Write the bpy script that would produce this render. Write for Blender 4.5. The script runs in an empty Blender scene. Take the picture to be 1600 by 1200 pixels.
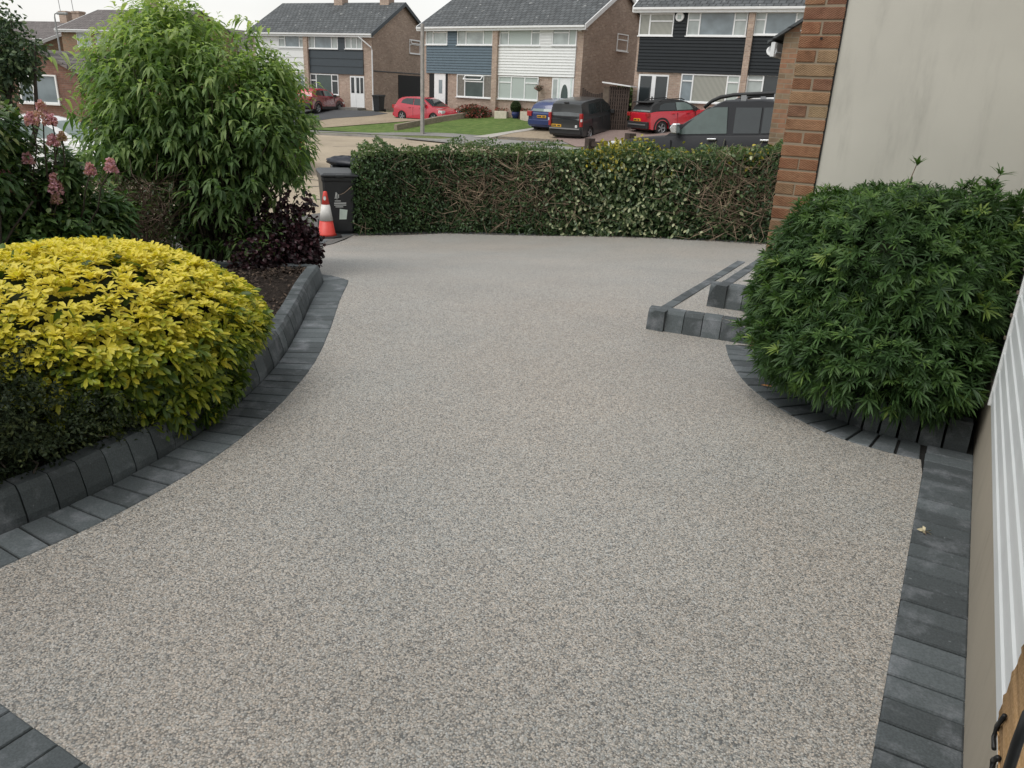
import bpy, bmesh, math, random
import numpy as np
from math import sin, cos, radians, atan, atan2, pi, sqrt, hypot, floor
from mathutils import Matrix, Vector
random.seed(7); RNG = np.random.default_rng(11)
S = bpy.context.scene
COL = S.collection

# ------------------------------------------------------------------ camera
F_PX, CX, CY, CAM_H = 1200.0, 800.0, 600.0, 1.53
YAW, PITCH, ROLL = radians(29.278), radians(20.89), radians(2.5766)
W0 = np.array([-sin(YAW), cos(YAW), 0.]); R0 = np.array([cos(YAW), sin(YAW), 0.]); UPV = np.array([0, 0, 1.])
CW = W0*cos(PITCH) - UPV*sin(PITCH); CU0 = W0*sin(PITCH) + UPV*cos(PITCH)
CR = cos(ROLL)*R0 + sin(ROLL)*CU0; CU = -sin(ROLL)*R0 + cos(ROLL)*CU0
cam = bpy.data.cameras.new('camera'); cam_o = bpy.data.objects.new('camera', cam); COL.objects.link(cam_o)
cam.sensor_width = 36; cam.sensor_fit = 'HORIZONTAL'; cam.lens = 27.0; cam.clip_end = 2000; cam.clip_start = 0.02
cam_o.matrix_world = Matrix(((CR[0], CU[0], -CW[0], 0), (CR[1], CU[1], -CW[1], 0), (CR[2], CU[2], -CW[2], CAM_H), (0, 0, 0, 1)))
S.camera = cam_o
# ------------------------------------------------------------------ world and sun (bright overcast)
SUN_EL, SUN_AZ = radians(60), radians(-158)      # azimuth clockwise from +Y
wd = bpy.data.worlds.new('World'); S.world = wd; wd.use_nodes = True
wn, wl = wd.node_tree.nodes, wd.node_tree.links
bg = wn['Background']
sky = wn.new('ShaderNodeTexSky'); sky.sky_type = 'NISHITA'; sky.sun_disc = False
sky.sun_elevation = SUN_EL; sky.sun_rotation = SUN_AZ; sky.air_density = 1.7; sky.dust_density = 1.0; sky.ozone_density = 1.0
hs = wn.new('ShaderNodeHueSaturation'); hs.inputs['Saturation'].default_value = 0.10
tcw = wn.new('ShaderNodeTexCoord'); nzw = wn.new('ShaderNodeTexNoise'); nzw.inputs['Scale'].default_value = 2.5; nzw.inputs['Detail'].default_value = 5
mrw = wn.new('ShaderNodeMapRange'); mrw.inputs[1].default_value = .3; mrw.inputs[2].default_value = .7; mrw.inputs[3].default_value = .9; mrw.inputs[4].default_value = 1.1
mxw = wn.new('ShaderNodeMix'); mxw.data_type = 'RGBA'; mxw.blend_type = 'MULTIPLY'; mxw.inputs[0].default_value = 1
wl.new(tcw.outputs['Generated'], nzw.inputs['Vector']); wl.new(nzw.outputs[0], mrw.inputs[0])
wl.new(sky.outputs[0], hs.inputs['Color']); wl.new(hs.outputs[0], mxw.inputs[6]); wl.new(mrw.outputs[0], mxw.inputs[7]); wl.new(mxw.outputs[2], bg.inputs[0])
bg.inputs[1].default_value = 0.132
sun = bpy.data.lights.new('sun', 'SUN'); sun.energy = 1.35; sun.angle = radians(40); sun.color = (1, .96, .9)
sun_o = bpy.data.objects.new('sun', sun); COL.objects.link(sun_o)
sd = Vector((sin(SUN_AZ)*cos(SUN_EL), cos(SUN_AZ)*cos(SUN_EL), sin(SUN_EL)))
sun_o.rotation_euler = sd.to_track_quat('Z', 'Y').to_euler()
S.view_settings.view_transform = 'Standard'; S.view_settings.look = 'None'; S.view_settings.exposure = 0.35; S.view_settings.gamma = 1
S.render.engine = 'CYCLES'
try:
    S.cycles.use_adaptive_sampling = True; S.cycles.max_bounces = 10; S.cycles.diffuse_bounces = 7; S.cycles.glossy_bounces = 3; S.cycles.transparent_max_bounces = 6
except Exception: pass

# ------------------------------------------------------------------ terrain
def sst(x):
    x = np.clip(x, 0, 1); return x*x*(3-2*x)
H2P, H2N = np.array([-25.33, 41.59]), np.array([-.11, -.994])
def terr(X, Y):
    X = np.asarray(X, float); Y = np.asarray(Y, float)
    s = X*W0[0]+Y*W0[1]; t = X*R0[0]+Y*R0[1]
    w = 1 - .45*sst((t+3)/6.8)
    near = -.92*sst((s-5.4)/8.0)*w
    near = near - .05*sst((s-13)/3)
    near = near + .55*sst((t-.5)/3)*np.exp(-((s-16.2)/2.2)**2)
    k = sst((s-18)/5)
    z = near*(1-k) - 1.0*k
    z = np.where(X < -11.2, np.minimum(z, -.97), z)
    d = (X-H2P[0])*H2N[0]+(Y-H2P[1])*H2N[1]
    zf = np.clip(-.122*np.clip(d, -1, 9) + .016*np.clip(X+25.3, -16, 14), -1.0, .4)
    kf = sst((9.6-d)/1.0)*sst((Y-20)/5)
    return z*(1-kf) + np.maximum(z, zf)*kf
def h(x, y): return float(terr(x, y))
def ray(px, py): return (px-CX)/F_PX*CR - (py-CY)/F_PX*CU + CW
def G(px, py):          # the point of the ground seen at a pixel of the photograph
    v = ray(px, py); lo = 0.; t = 0.3
    for _ in range(4000):
        p = v*t
        if p[2]+CAM_H < h(p[0], p[1]): break
        lo = t; t *= 1.01
        if t > 300: break
    hi = t
    for _ in range(40):
        m = (lo+hi)/2; p = v*m
        if p[2]+CAM_H < h(p[0], p[1]): hi = m
        else: lo = m
    p = v*hi; return np.array([p[0], p[1]])
def AS(px, py, s):       # the point seen at a pixel, s metres ahead
    v = ray(px, py); t = s/(v@W0); p = v*t; p[2] += CAM_H; return p
def AZ(px, py, z):
    v = ray(px, py); p = v*((z-CAM_H)/v[2]); p[2] += CAM_H; return p

# ------------------------------------------------------------------ object helpers
def tag(o, label=None, cat=None, group=None, kind=None):
    if label: o['label'] = label
    if cat: o['category'] = cat
    if group: o['group'] = group
    if kind: o['kind'] = kind
    return o
def thing(name, label, cat, loc=(0, 0, 0), rz=0, group=None):
    o = bpy.data.objects.new(name, None); COL.objects.link(o); o.empty_display_size = .2
    o.location = loc; o.rotation_euler = (0, 0, rz)
    return tag(o, label, cat, group)
def copy_tree(o, parent=None):
    c = o.copy(); COL.objects.link(c)
    if parent: c.parent = parent
    for ch in list(o.children): copy_tree(ch, c)
    return c
class MB:
    def __init__(s): s.v = []; s.f = []; s.m = []; s.mi = 0
    def add(s, vs, fs, M=None):
        b = len(s.v)
        for p in vs:
            if M is not None: p = M @ Vector(p)
            s.v.append((p[0], p[1], p[2]))
        for f in fs: s.f.append([b+i for i in f]); s.m.append(s.mi)
        return s
    def box(s, x0, x1, y0, y1, z0, z1, M=None):
        return s.add([(x0, y0, z0), (x1, y0, z0), (x1, y1, z0), (x0, y1, z0), (x0, y0, z1), (x1, y0, z1), (x1, y1, z1), (x0, y1, z1)],
                     [(0, 3, 2, 1), (4, 5, 6, 7), (0, 1, 5, 4), (1, 2, 6, 5), (2, 3, 7, 6), (3, 0, 4, 7)], M)
    def prism(s, poly, a, b, axis='y', M=None):   # a 2D outline pushed between a and b along an axis
        def P(u, w, c): return {'y': (u, c, w), 'x': (c, u, w), 'z': (u, w, c)}[axis]
        n = len(poly)
        vs = [P(u, w, a) for u, w in poly]+[P(u, w, b) for u, w in poly]
        fs = [list(range(n)), list(range(2*n-1, n-1, -1))]+[(i, i+n, (i+1) % n+n, (i+1) % n) for i in range(n)]
        return s.add(vs, fs, M)
    def tube(s, pts, r, n=6, r1=None, cap=True):
        pts = [Vector(p) for p in pts]; k = len(pts); b = len(s.v); vs = []
        for i, p in enumerate(pts):
            d = (pts[min(i+1, k-1)]-pts[max(i-1, 0)]).normalized()
            a = d.orthogonal().normalized(); c = d.cross(a)
            rr = r if r1 is None else r+(r1-r)*i/max(1, k-1)
            for j in range(n):
                t = 2*pi*j/n; vs.append(p+a*cos(t)*rr+c*sin(t)*rr)
        fs = [(i*n+j, i*n+(j+1) % n, (i+1)*n+(j+1) % n, (i+1)*n+j) for i in range(k-1) for j in range(n)]
        if cap: fs += [list(range(n))[::-1], [(k-1)*n+j for j in range(n)]]
        return s.add(vs, fs)
    def lathe(s, prof, n=24, M=None, cap=True):
        vs = [(r*cos(2*pi*j/n), r*sin(2*pi*j/n), z) for r, z in prof for j in range(n)]
        fs = [(i*n+j, i*n+(j+1) % n, (i+1)*n+(j+1) % n, (i+1)*n+j) for i in range(len(prof)-1) for j in range(n)]
        if cap: fs += [list(range(n))[::-1], [(len(prof)-1)*n+j for j in range(n)]]
        return s.add(vs, fs, M)
    def quad(s, a, b, c, d, M=None): return s.add([a, b, c, d], [(0, 1, 2, 3)], M)
    def ball(s, c, r, n=8, m=6, squash=1):
        prof = [(max(1e-4, r*sin(pi*i/m)), -r*squash*cos(pi*i/m)) for i in range(m+1)]
        return s.lathe(prof, n, Matrix.Translation(c), cap=False)
    def build(s, name, mat, parent=None, bevel=0, smooth=False, normals=True, segs=2):
        me = bpy.data.meshes.new(name); me.from_pydata(s.v, [], s.f)
        mats = mat if isinstance(mat, (list, tuple)) else [mat]
        for m in mats: me.materials.append(m)
        if len(mats) > 1: me.polygons.foreach_set('material_index', s.m)
        if normals:
            bm = bmesh.new(); bm.from_mesh(me); bmesh.ops.recalc_face_normals(bm, faces=bm.faces); bm.to_mesh(me); bm.free()
        if smooth: me.polygons.foreach_set('use_smooth', [True]*len(me.polygons))
        o = bpy.data.objects.new(name, me); COL.objects.link(o)
        if parent: o.parent = parent
        if bevel:
            b = o.modifiers.new('bevel', 'BEVEL'); b.width = bevel; b.segments = segs; b.limit_method = 'ANGLE'; b.angle_limit = radians(35)
        if smooth == 2: o.modifiers.new('es', 'EDGE_SPLIT').split_angle = radians(40)
        return o
def drape(name, poly, off, mat, step=1.0, kind='structure', th=None):
    """a ground sheet laid over the terrain"""
    bm = bmesh.new(); bm.faces.new([bm.verts.new((p[0], p[1], 0)) for p in poly])
    xs = [p[0] for p in poly]; ys = [p[1] for p in poly]
    for lo, hi, no in ((min(xs), max(xs), (1, 0, 0)), (min(ys), max(ys), (0, 1, 0))):
        k = floor(lo/step)+1
        while k*step < hi:
            co = (k*step, 0, 0) if no[0] else (0, k*step, 0)
            bmesh.ops.bisect_plane(bm, geom=bm.verts[:]+bm.edges[:]+bm.faces[:], plane_co=co, plane_no=no); k += 1
    bmesh.ops.triangulate(bm, faces=bm.faces[:])
    for v in bm.verts: v.co.z = h(v.co.x, v.co.y)+off
    bmesh.ops.recalc_face_normals(bm, faces=bm.faces[:])
    if sum(f.normal.z*f.calc_area() for f in bm.faces) < 0: bmesh.ops.reverse_faces(bm, faces=bm.faces[:])
    me = bpy.data.meshes.new(name); bm.to_mesh(me); bm.free(); me.materials.append(mat)
    o = bpy.data.objects.new(name, me); COL.objects.link(o); return tag(o, kind=kind)
def crv(pts, n=12):      # Catmull-Rom through 2D/3D points
    P = [np.array(p, float) for p in pts]; P = [2*P[0]-P[1]]+P+[2*P[-1]-P[-2]]; out = []
    for i in range(1, len(P)-2):
        for j in range(n):
            t = j/n; a, b, c, d = P[i-1:i+3]
            out.append(.5*((2*b)+(c-a)*t+(2*a-5*b+4*c-d)*t*t+(3*b-a-3*c+d)*t**3))
    out.append(P[-2]); return np.array(out)
def resample(c, step):
    seg = np.linalg.norm(np.diff(c, axis=0), axis=1); L = np.r_[0, np.cumsum(seg)]
    n = max(1, int(round(L[-1]/step))); q = np.linspace(0, L[-1], n+1)
    return np.stack([np.interp(q, L, c[:, i]) for i in range(c.shape[1])], 1)

# ------------------------------------------------------------------ materials
class NT:
    def __init__(s, name):
        s.mat = bpy.data.materials.new(name); s.mat.use_nodes = True
        s.n = s.mat.node_tree.nodes; s.l = s.mat.node_tree.links; s.b = s.n['Principled BSDF']
    def node(s, t, **kw):
        n = s.n.new('ShaderNode'+t)
        for k, v in kw.items():
            if k in n.inputs: n.inputs[k].default_value = v
            else: setattr(n, k, v)
        return n
    def link(s, a, b): s.l.new(a, b)
    def noise(s, scale, vec=None, detail=4, rough=.55):
        n = s.node('TexNoise', Scale=scale, Detail=detail, Roughness=rough)
        if vec is not None: s.link(vec, n.inputs['Vector'])
        return n.outputs[0]
    def ramp(s, fac, stops, interp='LINEAR'):
        r = s.node('ValToRGB'); r.color_ramp.interpolation = interp; e = r.color_ramp.elements
        while len(e) < len(stops): e.new(.5)
        for i, (p, c) in enumerate(stops):
            e[i].position = p; e[i].color = (c, c, c, 1) if isinstance(c, (int, float)) else (*c, 1)
        s.link(fac, r.inputs[0]); return r.outputs[0]
    def mix(s, fac, a, b, mode='MIX'):
        m = s.node('Mix', data_type='RGBA', blend_type=mode)
        for sock, v in ((m.inputs[0], fac), (m.inputs[6], a), (m.inputs[7], b)):
            if hasattr(v, 'links'): s.link(v, sock)
            elif isinstance(v, (int, float)): sock.default_value = v if sock == m.inputs[0] else (v, v, v, 1)
            else: sock.default_value = (*v, 1)
        return m.outputs[2]
    def math(s, op, a, b=0.):
        m = s.node('Math', operation=op)
        for i, v in ((0, a), (1, b)):
            if hasattr(v, 'links'): s.link(v, m.inputs[i])
            else: m.inputs[i].default_value = v
        return m.outputs[0]
    def obj(s): return s.node('TexCoord').outputs['Object']
    def island(s): return s.node('NewGeometry').outputs['Random Per Island']
    def wallvec(s):          # (run along the wall, height) whatever way the wall faces
        tc = s.node('TexCoord'); sp = s.node('SeparateXYZ'); sn = s.node('SeparateXYZ')
        s.link(tc.outputs['Object'], sp.inputs[0]); s.link(tc.outputs['Normal'], sn.inputs[0])
        g = s.math('GREATER_THAN', s.math('ABSOLUTE', sn.outputs[0]), s.math('ABSOLUTE', sn.outputs[1]))
        u = s.math('ADD', s.math('MULTIPLY', sp.outputs[1], g), s.math('MULTIPLY', sp.outputs[0], s.math('SUBTRACT', 1., g)))
        c = s.node('CombineXYZ'); s.link(u, c.inputs[0]); s.link(sp.outputs[2], c.inputs[1]); return c.outputs[0]
    def bump(s, hgt, strength=.3, dist=.01):
        b = s.node('Bump', Strength=strength, Distance=dist); s.link(hgt, b.inputs['Height']); s.link(b.outputs[0], s.b.inputs['Normal'])
    def set(s, color=None, rough=.6, metal=0., spec=None, coat=None):
        if color is not None:
            if hasattr(color, 'links'): s.link(color, s.b.inputs['Base Color'])
            else: s.b.inputs['Base Color'].default_value = (*color, 1)
        if hasattr(rough, 'links'): s.link(rough, s.b.inputs['Roughness'])
        else: s.b.inputs['Roughness'].default_value = rough
        s.b.inputs['Metallic'].default_value = metal
        if spec is not None: s.b.inputs['Specular IOR Level'].default_value = spec
        if coat: s.b.inputs['Coat Weight'].default_value = coat; s.b.inputs['Coat Roughness'].default_value = .05
        return s.mat
def plain(name, c, rough=.6, metal=0., var=.12, scale=6., coat=None, spec=None, bump=0):
    t = NT(name); n = t.noise(scale, t.obj(), 5)
    lo = tuple(x*(1-var) for x in c); hi = tuple(min(1, x*(1+var)) for x in c)
    col = t.ramp(n, [(.3, lo), (.7, hi)])
    if bump: t.bump(t.noise(scale*12, t.obj(), 4), bump, .005)
    return t.set(col, rough, metal, coat=coat, spec=spec)

def mat_gravel():
    t = NT('resin_gravel'); v = t.obj()
    vo = t.node('TexVoronoi', Scale=205.); t.link(v, vo.inputs['Vector'])
    sc = t.node('SeparateColor'); t.link(vo.outputs['Color'], sc.inputs[0])
    big = t.noise(55., v, 2)
    key = t.math('ADD', t.math('MULTIPLY', sc.outputs[0], .8), t.math('MULTIPLY', big, .35))
    c = t.ramp(key, [(.0, (.11, .112, .112)), (.24, (.175, .174, .168)), (.38, (.305, .293, .272)), (.6, (.40, .378, .345)), (.8, (.485, .46, .425)), (1., (.6, .575, .54))])
    hue = t.mix(sc.outputs[1], (.9, .97, 1.02), (1.06, 1., .93))
    c = t.mix(1., c, hue, 'MULTIPLY')
    e = t.ramp(vo.outputs['Distance'], [(.0, 1.), (.45, .96), (.8, .5)])
    c = t.mix(1., c, e, 'MULTIPLY')
    patch = t.ramp(t.noise(1.1, v, 6), [(.28, .91), (.5, 1.0), (.72, 1.06)])
    c = t.mix(1., c, patch, 'MULTIPLY')
    tint = t.ramp(t.noise(.7, v, 3), [(.35, (.985, 1., 1.01)), (.65, (1.035, .995, .965))])
    c = t.mix(1., c, tint, 'MULTIPLY')
    t.bump(t.math('SUBTRACT', 1., vo.outputs['Distance']), .35, .004)
    return t.set(c, .55, spec=.5)
def mat_paver(name, base=(.088, .102, .108)):
    t = NT(name); v = t.obj(); r = t.island()
    b = t.ramp(r, [(0, tuple(x*.72 for x in base)), (.5, base), (1, tuple(x*1.35 for x in base))])
    mp = t.node('Mapping'); t.link(v, mp.inputs[0])
    st = t.noise(6.5, v, 6, .65); w = t.ramp(st, [(.50, 0.), (.72, .6)])
    c = t.mix(w, b, (.27, .285, .31))
    fine = t.ramp(t.noise(160., v, 3), [(.35, .82), (.65, 1.16)])
    c = t.mix(1., c, fine, 'MULTIPLY')
    sp = t.ramp(t.noise(42., v, 2), [(.72, 0.), (.78, .5)])
    c = t.mix(sp, c, (.3, .32, .34))
    t.bump(t.noise(220., v, 4), .25, .003)
    return t.set(c, .72, spec=.35)
def mat_brick(name, cols, mortar, w=.225, hh=.075, bumpy=.4, msize=.012, scratch=False, bias=0.):
    t = NT(name); v = t.wallvec()
    br = t.node('TexBrick', Scale=1.); br.inputs['Brick Width'].default_value = w; br.inputs['Row Height'].default_value = hh
    br.inputs['Mortar Size'].default_value = msize/2; br.inputs['Mortar Smooth'].default_value = .2; br.inputs['Bias'].default_value = bias
    br.inputs['Color1'].default_value = (0, 0, 0, 1); br.inputs['Color2'].default_value = (1, 1, 1, 1); br.inputs['Mortar'].default_value = (.5, .5, .5, 1)
    t.link(v, br.inputs['Vector'])
    k = len(cols); c = t.ramp(br.outputs['Color'], [(i/(k-1), x) for i, x in enumerate(cols)])
    c = t.mix(1., c, t.ramp(t.noise(9., t.obj(), 6), [(.3, .8), (.7, 1.2)]), 'MULTIPLY')
    c = t.mix(br.outputs['Fac'], c, mortar)
    c = t.mix(1., c, t.ramp(t.noise(.8, t.obj(), 5), [(.3, .88), (.7, 1.1)]), 'MULTIPLY')
    hgt = t.math('SUBTRACT', 1., br.outputs['Fac'])
    t.bump(t.math('ADD', hgt, t.math('MULTIPLY', t.noise(60., t.obj(), 4), .5)), bumpy, .008)
    return t.set(c, .85)
def mat_tiles(name, c0, c1, pitch):
    t = NT(name); tc = t.node('TexCoord'); sp = t.node('SeparateXYZ'); t.link(tc.outputs['Object'], sp.inputs[0])
    c = t.node('CombineXYZ'); t.link(sp.outputs[0], c.inputs[0]); t.link(t.math('DIVIDE', sp.outputs[2], sin(pitch)), c.inputs[1])
    br = t.node('TexBrick', Scale=1.); br.inputs['Brick Width'].default_value = .33; br.inputs['Row Height'].default_value = .34
    br.inputs['Mortar Size'].default_value = .03; br.inputs['Mortar Smooth'].default_value = .5
    br.inputs['Color1'].default_value = (*c0, 1); br.inputs['Color2'].default_value = (*c1, 1); br.inputs['Mortar'].default_value = tuple(x*.35 for x in c0)+(1,)
    t.link(c.outputs[0], br.inputs['Vector'])
    col = t.mix(1., br.outputs['Color'], t.ramp(t.noise(2.2, tc.outputs['Object'], 6), [(.3, .75), (.7, 1.25)]), 'MULTIPLY')
    lich = t.ramp(t.noise(4., tc.outputs['Object'], 3, .4), [(.69, 0.), (.73, .8)])
    col = t.mix(lich, col, (.32, .33, .32))
    t.bump(t.math('SUBTRACT', 1., br.outputs['Fac']), .6, .03)
    return t.set(col, .8)
def mat_leaf(name, stops, rough=.42, trans=.25, spec=.4):
    t = NT(name); a = t.node('Attribute', attribute_name='tone')
    c = t.ramp(a.outputs['Fac'], stops)
    t.set(c, rough, spec=spec)
    tr = t.node('BsdfTranslucent'); t.link(t.mix(1., c, (1.15, 1.25, .6), 'MULTIPLY'), tr.inputs[0])
    mx = t.node('MixShader'); mx.inputs[0].default_value = trans
    t.link(t.b.outputs[0], mx.inputs[1]); t.link(tr.outputs[0], mx.inputs[2])
    t.link(mx.outputs[0], t.n['Material Output'].inputs[0]); return t.mat
def mat_render(name, c, streak=.35, sc=1.):
    t = NT(name); v = t.wallvec(); mp = t.node('Mapping'); mp.inputs['Scale'].default_value = (7*sc, 1.1*sc, 1); t.link(v, mp.inputs[0])
    n = t.noise(1., mp.outputs[0], 6, .6)
    mp2 = t.node('Mapping'); mp2.inputs['Scale'].default_value = (22*sc, 5*sc, 1); t.link(v, mp2.inputs[0])
    n2 = t.noise(1., mp2.outputs[0], 5, .6)
    k = t.math('MULTIPLY', t.ramp(n, [(.48, 0.), (.72, 1.)]), t.ramp(n2, [(.4, .1), (.7, 1.)]))
    k = t.math('MULTIPLY', k, streak)
    col = t.ramp(t.noise(1.6, t.obj(), 5), [(.3, tuple(x*.93 for x in c)), (.7, tuple(x*1.05 for x in c))])
    col = t.mix(k, col, tuple(x*.52 for x in c))
    t.bump(t.noise(90., t.obj(), 4), .12, .003)
    return t.set(col, .85)
def mat_ground(name, stops, scale=14., bump=.4, spots=None, bs=90., dist=.01):
    t = NT(name); v = t.obj(); c = t.ramp(t.noise(scale, v, 8, .65), stops)
    c = t.mix(1., c, t.ramp(t.noise(.5, v, 4), [(.3, .85), (.7, 1.12)]), 'MULTIPLY')
    t.bump(t.noise(bs, v, 4), bump, dist); return t.set(c, .9, spec=.2)
def mat_glass(name, c, rough=.06):
    t = NT(name); n = t.noise(1.5, t.obj(), 2); col = t.ramp(n, [(.35, tuple(x*.8 for x in c)), (.65, tuple(x*1.15 for x in c))])
    return t.set(col, rough, spec=.6)
def mat_blind(name, a, b, n):           # hanging strips or slats behind a pane
    t = NT(name); w = t.node('TexWave', Scale=n); w.bands_direction = 'X'
    t.link(t.obj(), w.inputs['Vector']); t.set(t.ramp(w.outputs['Color'], [(.1, a), (.6, b)]), .15, spec=.5); return t.mat

M = dict(
    gravel=mat_gravel(), paver=mat_paver('charcoal_paver'), kerb=mat_paver('charcoal_kerb', (.078, .091, .096)),
    sand=mat_ground('joint_sand', [(.3, (.012, .012, .012)), (.7, (.03, .03, .029))]),
    soil=mat_ground('soil', [(.3, (.014, .011, .009)), (.7, (.042, .031, .025))], 30., .8, dist=.03),
    earth=mat_ground('earth', [(.3, (.06, .06, .035)), (.7, (.12, .11, .07))]),
    tarmac=mat_ground('tarmac', [(.3, (.10, .098, .094)), (.7, (.165, .16, .15))], 30.),
    darktar=mat_ground('dark_tarmac', [(.3, (.07, .072, .076)), (.7, (.1, .102, .106))], 20.),
    tangravel=mat_ground('tan_gravel', [(.3, (.25, .2, .145)), (.7, (.36, .3, .22))], 8.),
    redpave=mat_ground('red_block_paving', [(.3, (.2, .15, .135)), (.7, (.28, .215, .19))], 8.),
    palepath=mat_ground('pale_concrete', [(.3, (.36, .34, .31)), (.7, (.46, .44, .4))], 8.),
    path=mat_ground('footpath_grey', [(.3, (.2, .195, .185)), (.7, (.27, .265, .25))], 8.),
    grass=mat_ground('lawn_grass', [(.3, (.075, .125, .03)), (.5, (.11, .17, .045)), (.7, (.17, .21, .07))], 3., .6, dist=.05),
    verge=mat_ground('verge_grass', [(.3, (.1, .135, .045)), (.7, (.18, .19, .085))], 2., .6, dist=.05),
    kerbstone=plain('kerbstone', (.3, .29, .27), .8), white=plain('white_upvc', (.76, .77, .77), .35, var=.04),
    fascia=plain('white_fascia', (.72, .73, .73), .45, var=.06), black=plain('black_plastic', (.012, .013, .014), .42, var=.2, spec=.4),
    bin=plain('bin_plastic', (.017, .019, .021), .38, var=.25, spec=.45), rubber=plain('tyre_rubber', (.014, .014, .014), .8),
    alloy=plain('alloy', (.33, .34, .35), .4, .6, var=.05), dark=plain('dark_void', (.006, .007, .008), .7), steel=plain('galvanised_steel', (.3, .31, .31), .5, .5),
    concrete=plain('post_concrete', (.3, .285, .265), .85, var=.2, bump=.3), chrome=plain('chrome', (.75, .76, .78), .18, .9, var=.03),
    wood=plain('brown_timber', (.05, .034, .026), .8, var=.3), oldwood=plain('weathered_timber', (.13, .1, .075), .85, var=.3),
    twig=plain('twig', (.17, .125, .09), .8, var=.35, scale=20.), bark=plain('dark_bark', (.05, .04, .03), .9, var=.3, scale=12.),
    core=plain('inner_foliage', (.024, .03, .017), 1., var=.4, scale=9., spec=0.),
    ybrick=mat_brick('buff_brick', [(.30, .215, .165), (.39, .29, .225), (.33, .235, .185), (.45, .345, .27)], (.42, .38, .33)),
    obrick=mat_brick('pier_brick', [(.27, .105, .055), (.34, .16, .085), (.3, .125, .065), (.36, .2, .1)], (.33, .27, .2)),
    gbrick=mat_brick('buff_red_brick', [(.2, .14, .085), (.26, .19, .12), (.3, .15, .085), (.24, .18, .12)], (.26, .22, .16)),
    rbrick=mat_brick('red_brick', [(.17, .085, .06), (.21, .105, .075), (.15, .08, .06), (.24, .13, .095)], (.2, .16, .13)),
    tiles=mat_tiles('roof_tiles', (.07, .078, .082), (.1, .108, .112), radians(29)), tiles2=mat_tiles('far_roof_tiles', (.12, .105, .1), (.16, .14, .135), radians(29)),
    cream=mat_render('cream_render', (.575, .56, .505), .6), plinth=mat_render('tan_plinth', (.40, .355, .285), .5),
)
BRK_COLS = None
def paint(name, c, rough=.25): return plain(name, c, rough, 0, var=.03, coat=.8)

# ------------------------------------------------------------------ leaves
def leafmesh(name, pos, dirs, nor, L, Wd, tone, mat, parent=None, droop=.25, fold=.2, shape=(.32, .72), wid=(.8, .85), simple=False):
    n = len(pos); d = dirs/np.linalg.norm(dirs, axis=1, keepdims=True)
    sd_ = np.cross(d, nor); sd_ /= np.maximum(1e-6, np.linalg.norm(sd_, axis=1, keepdims=True)); up = np.cross(sd_, d)
    L = np.broadcast_to(L, n)[:, None]; Wd = np.broadcast_to(Wd, n)[:, None]*.5; dr = np.broadcast_to(droop, n)[:, None]
    def row(t, w, f): return pos+d*L*t-np.array([0, 0, 1.])*dr*L*t*t+sd_*Wd*w+up*Wd*f
    if simple:
        V = np.stack([row(0, 0, 0), row(.45, 1, fold), row(.45, 0, -fold), row(.45, -1, fold), row(1, 0, 0)], 1)
        fc = np.array([[0, 2, 1], [0, 3, 2], [1, 2, 4], [2, 3, 4]]); k = 5
        Fi = (fc[None]+(np.arange(n)*k)[:, None, None]).reshape(-1, 3); tot = np.full(len(Fi), 3)
        loops = Fi.ravel()
    else:
        a, b = shape; wa, wb = wid
        V = np.stack([row(0, 0, 0), row(a, wa, fold), row(a, 0, -fold), row(a, -wa, fold), row(b, wb, fold), row(b, 0, -fold), row(b, -wb, fold), row(1, 0, 0)], 1); k = 8
        fs = [[0, 2, 1], [0, 3, 2], [1, 2, 5, 4], [2, 3, 6, 5], [4, 5, 7], [5, 6, 7]]
        lp = np.concatenate([np.array(x) for x in fs]); tot = np.tile([len(x) for x in fs], n)
        loops = (lp[None]+(np.arange(n)*k)[:, None]).ravel()
    V = V.reshape(-1, 3); me = bpy.data.meshes.new(name)
    me.vertices.add(len(V)); me.vertices.foreach_set('co', V.ravel().astype(np.float32))
    me.loops.add(len(loops)); me.loops.foreach_set('vertex_index', loops.astype(np.int32))
    me.polygons.add(len(tot)); st = np.r_[0, np.cumsum(tot)[:-1]]
    me.polygons.foreach_set('loop_start', st.astype(np.int32))
    me.update(calc_edges=True)
    at = me.attributes.new('tone', 'FLOAT', 'POINT'); at.data.foreach_set('value', np.repeat(np.clip(tone, 0, 1), k).astype(np.float32))
    me.materials.append(mat); o = bpy.data.objects.new(name, me); COL.objects.link(o)
    if parent: o.parent = parent
    return o
def unit(v): return v/np.maximum(1e-9, np.linalg.norm(v, axis=1, keepdims=True))
def rdirs(n, zmin=-1.):
    z = RNG.uniform(zmin, 1, n); t = RNG.uniform(0, 2*pi, n); r = np.sqrt(1-z*z); return np.stack([r*np.cos(t), r*np.sin(t), z], 1)
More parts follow.
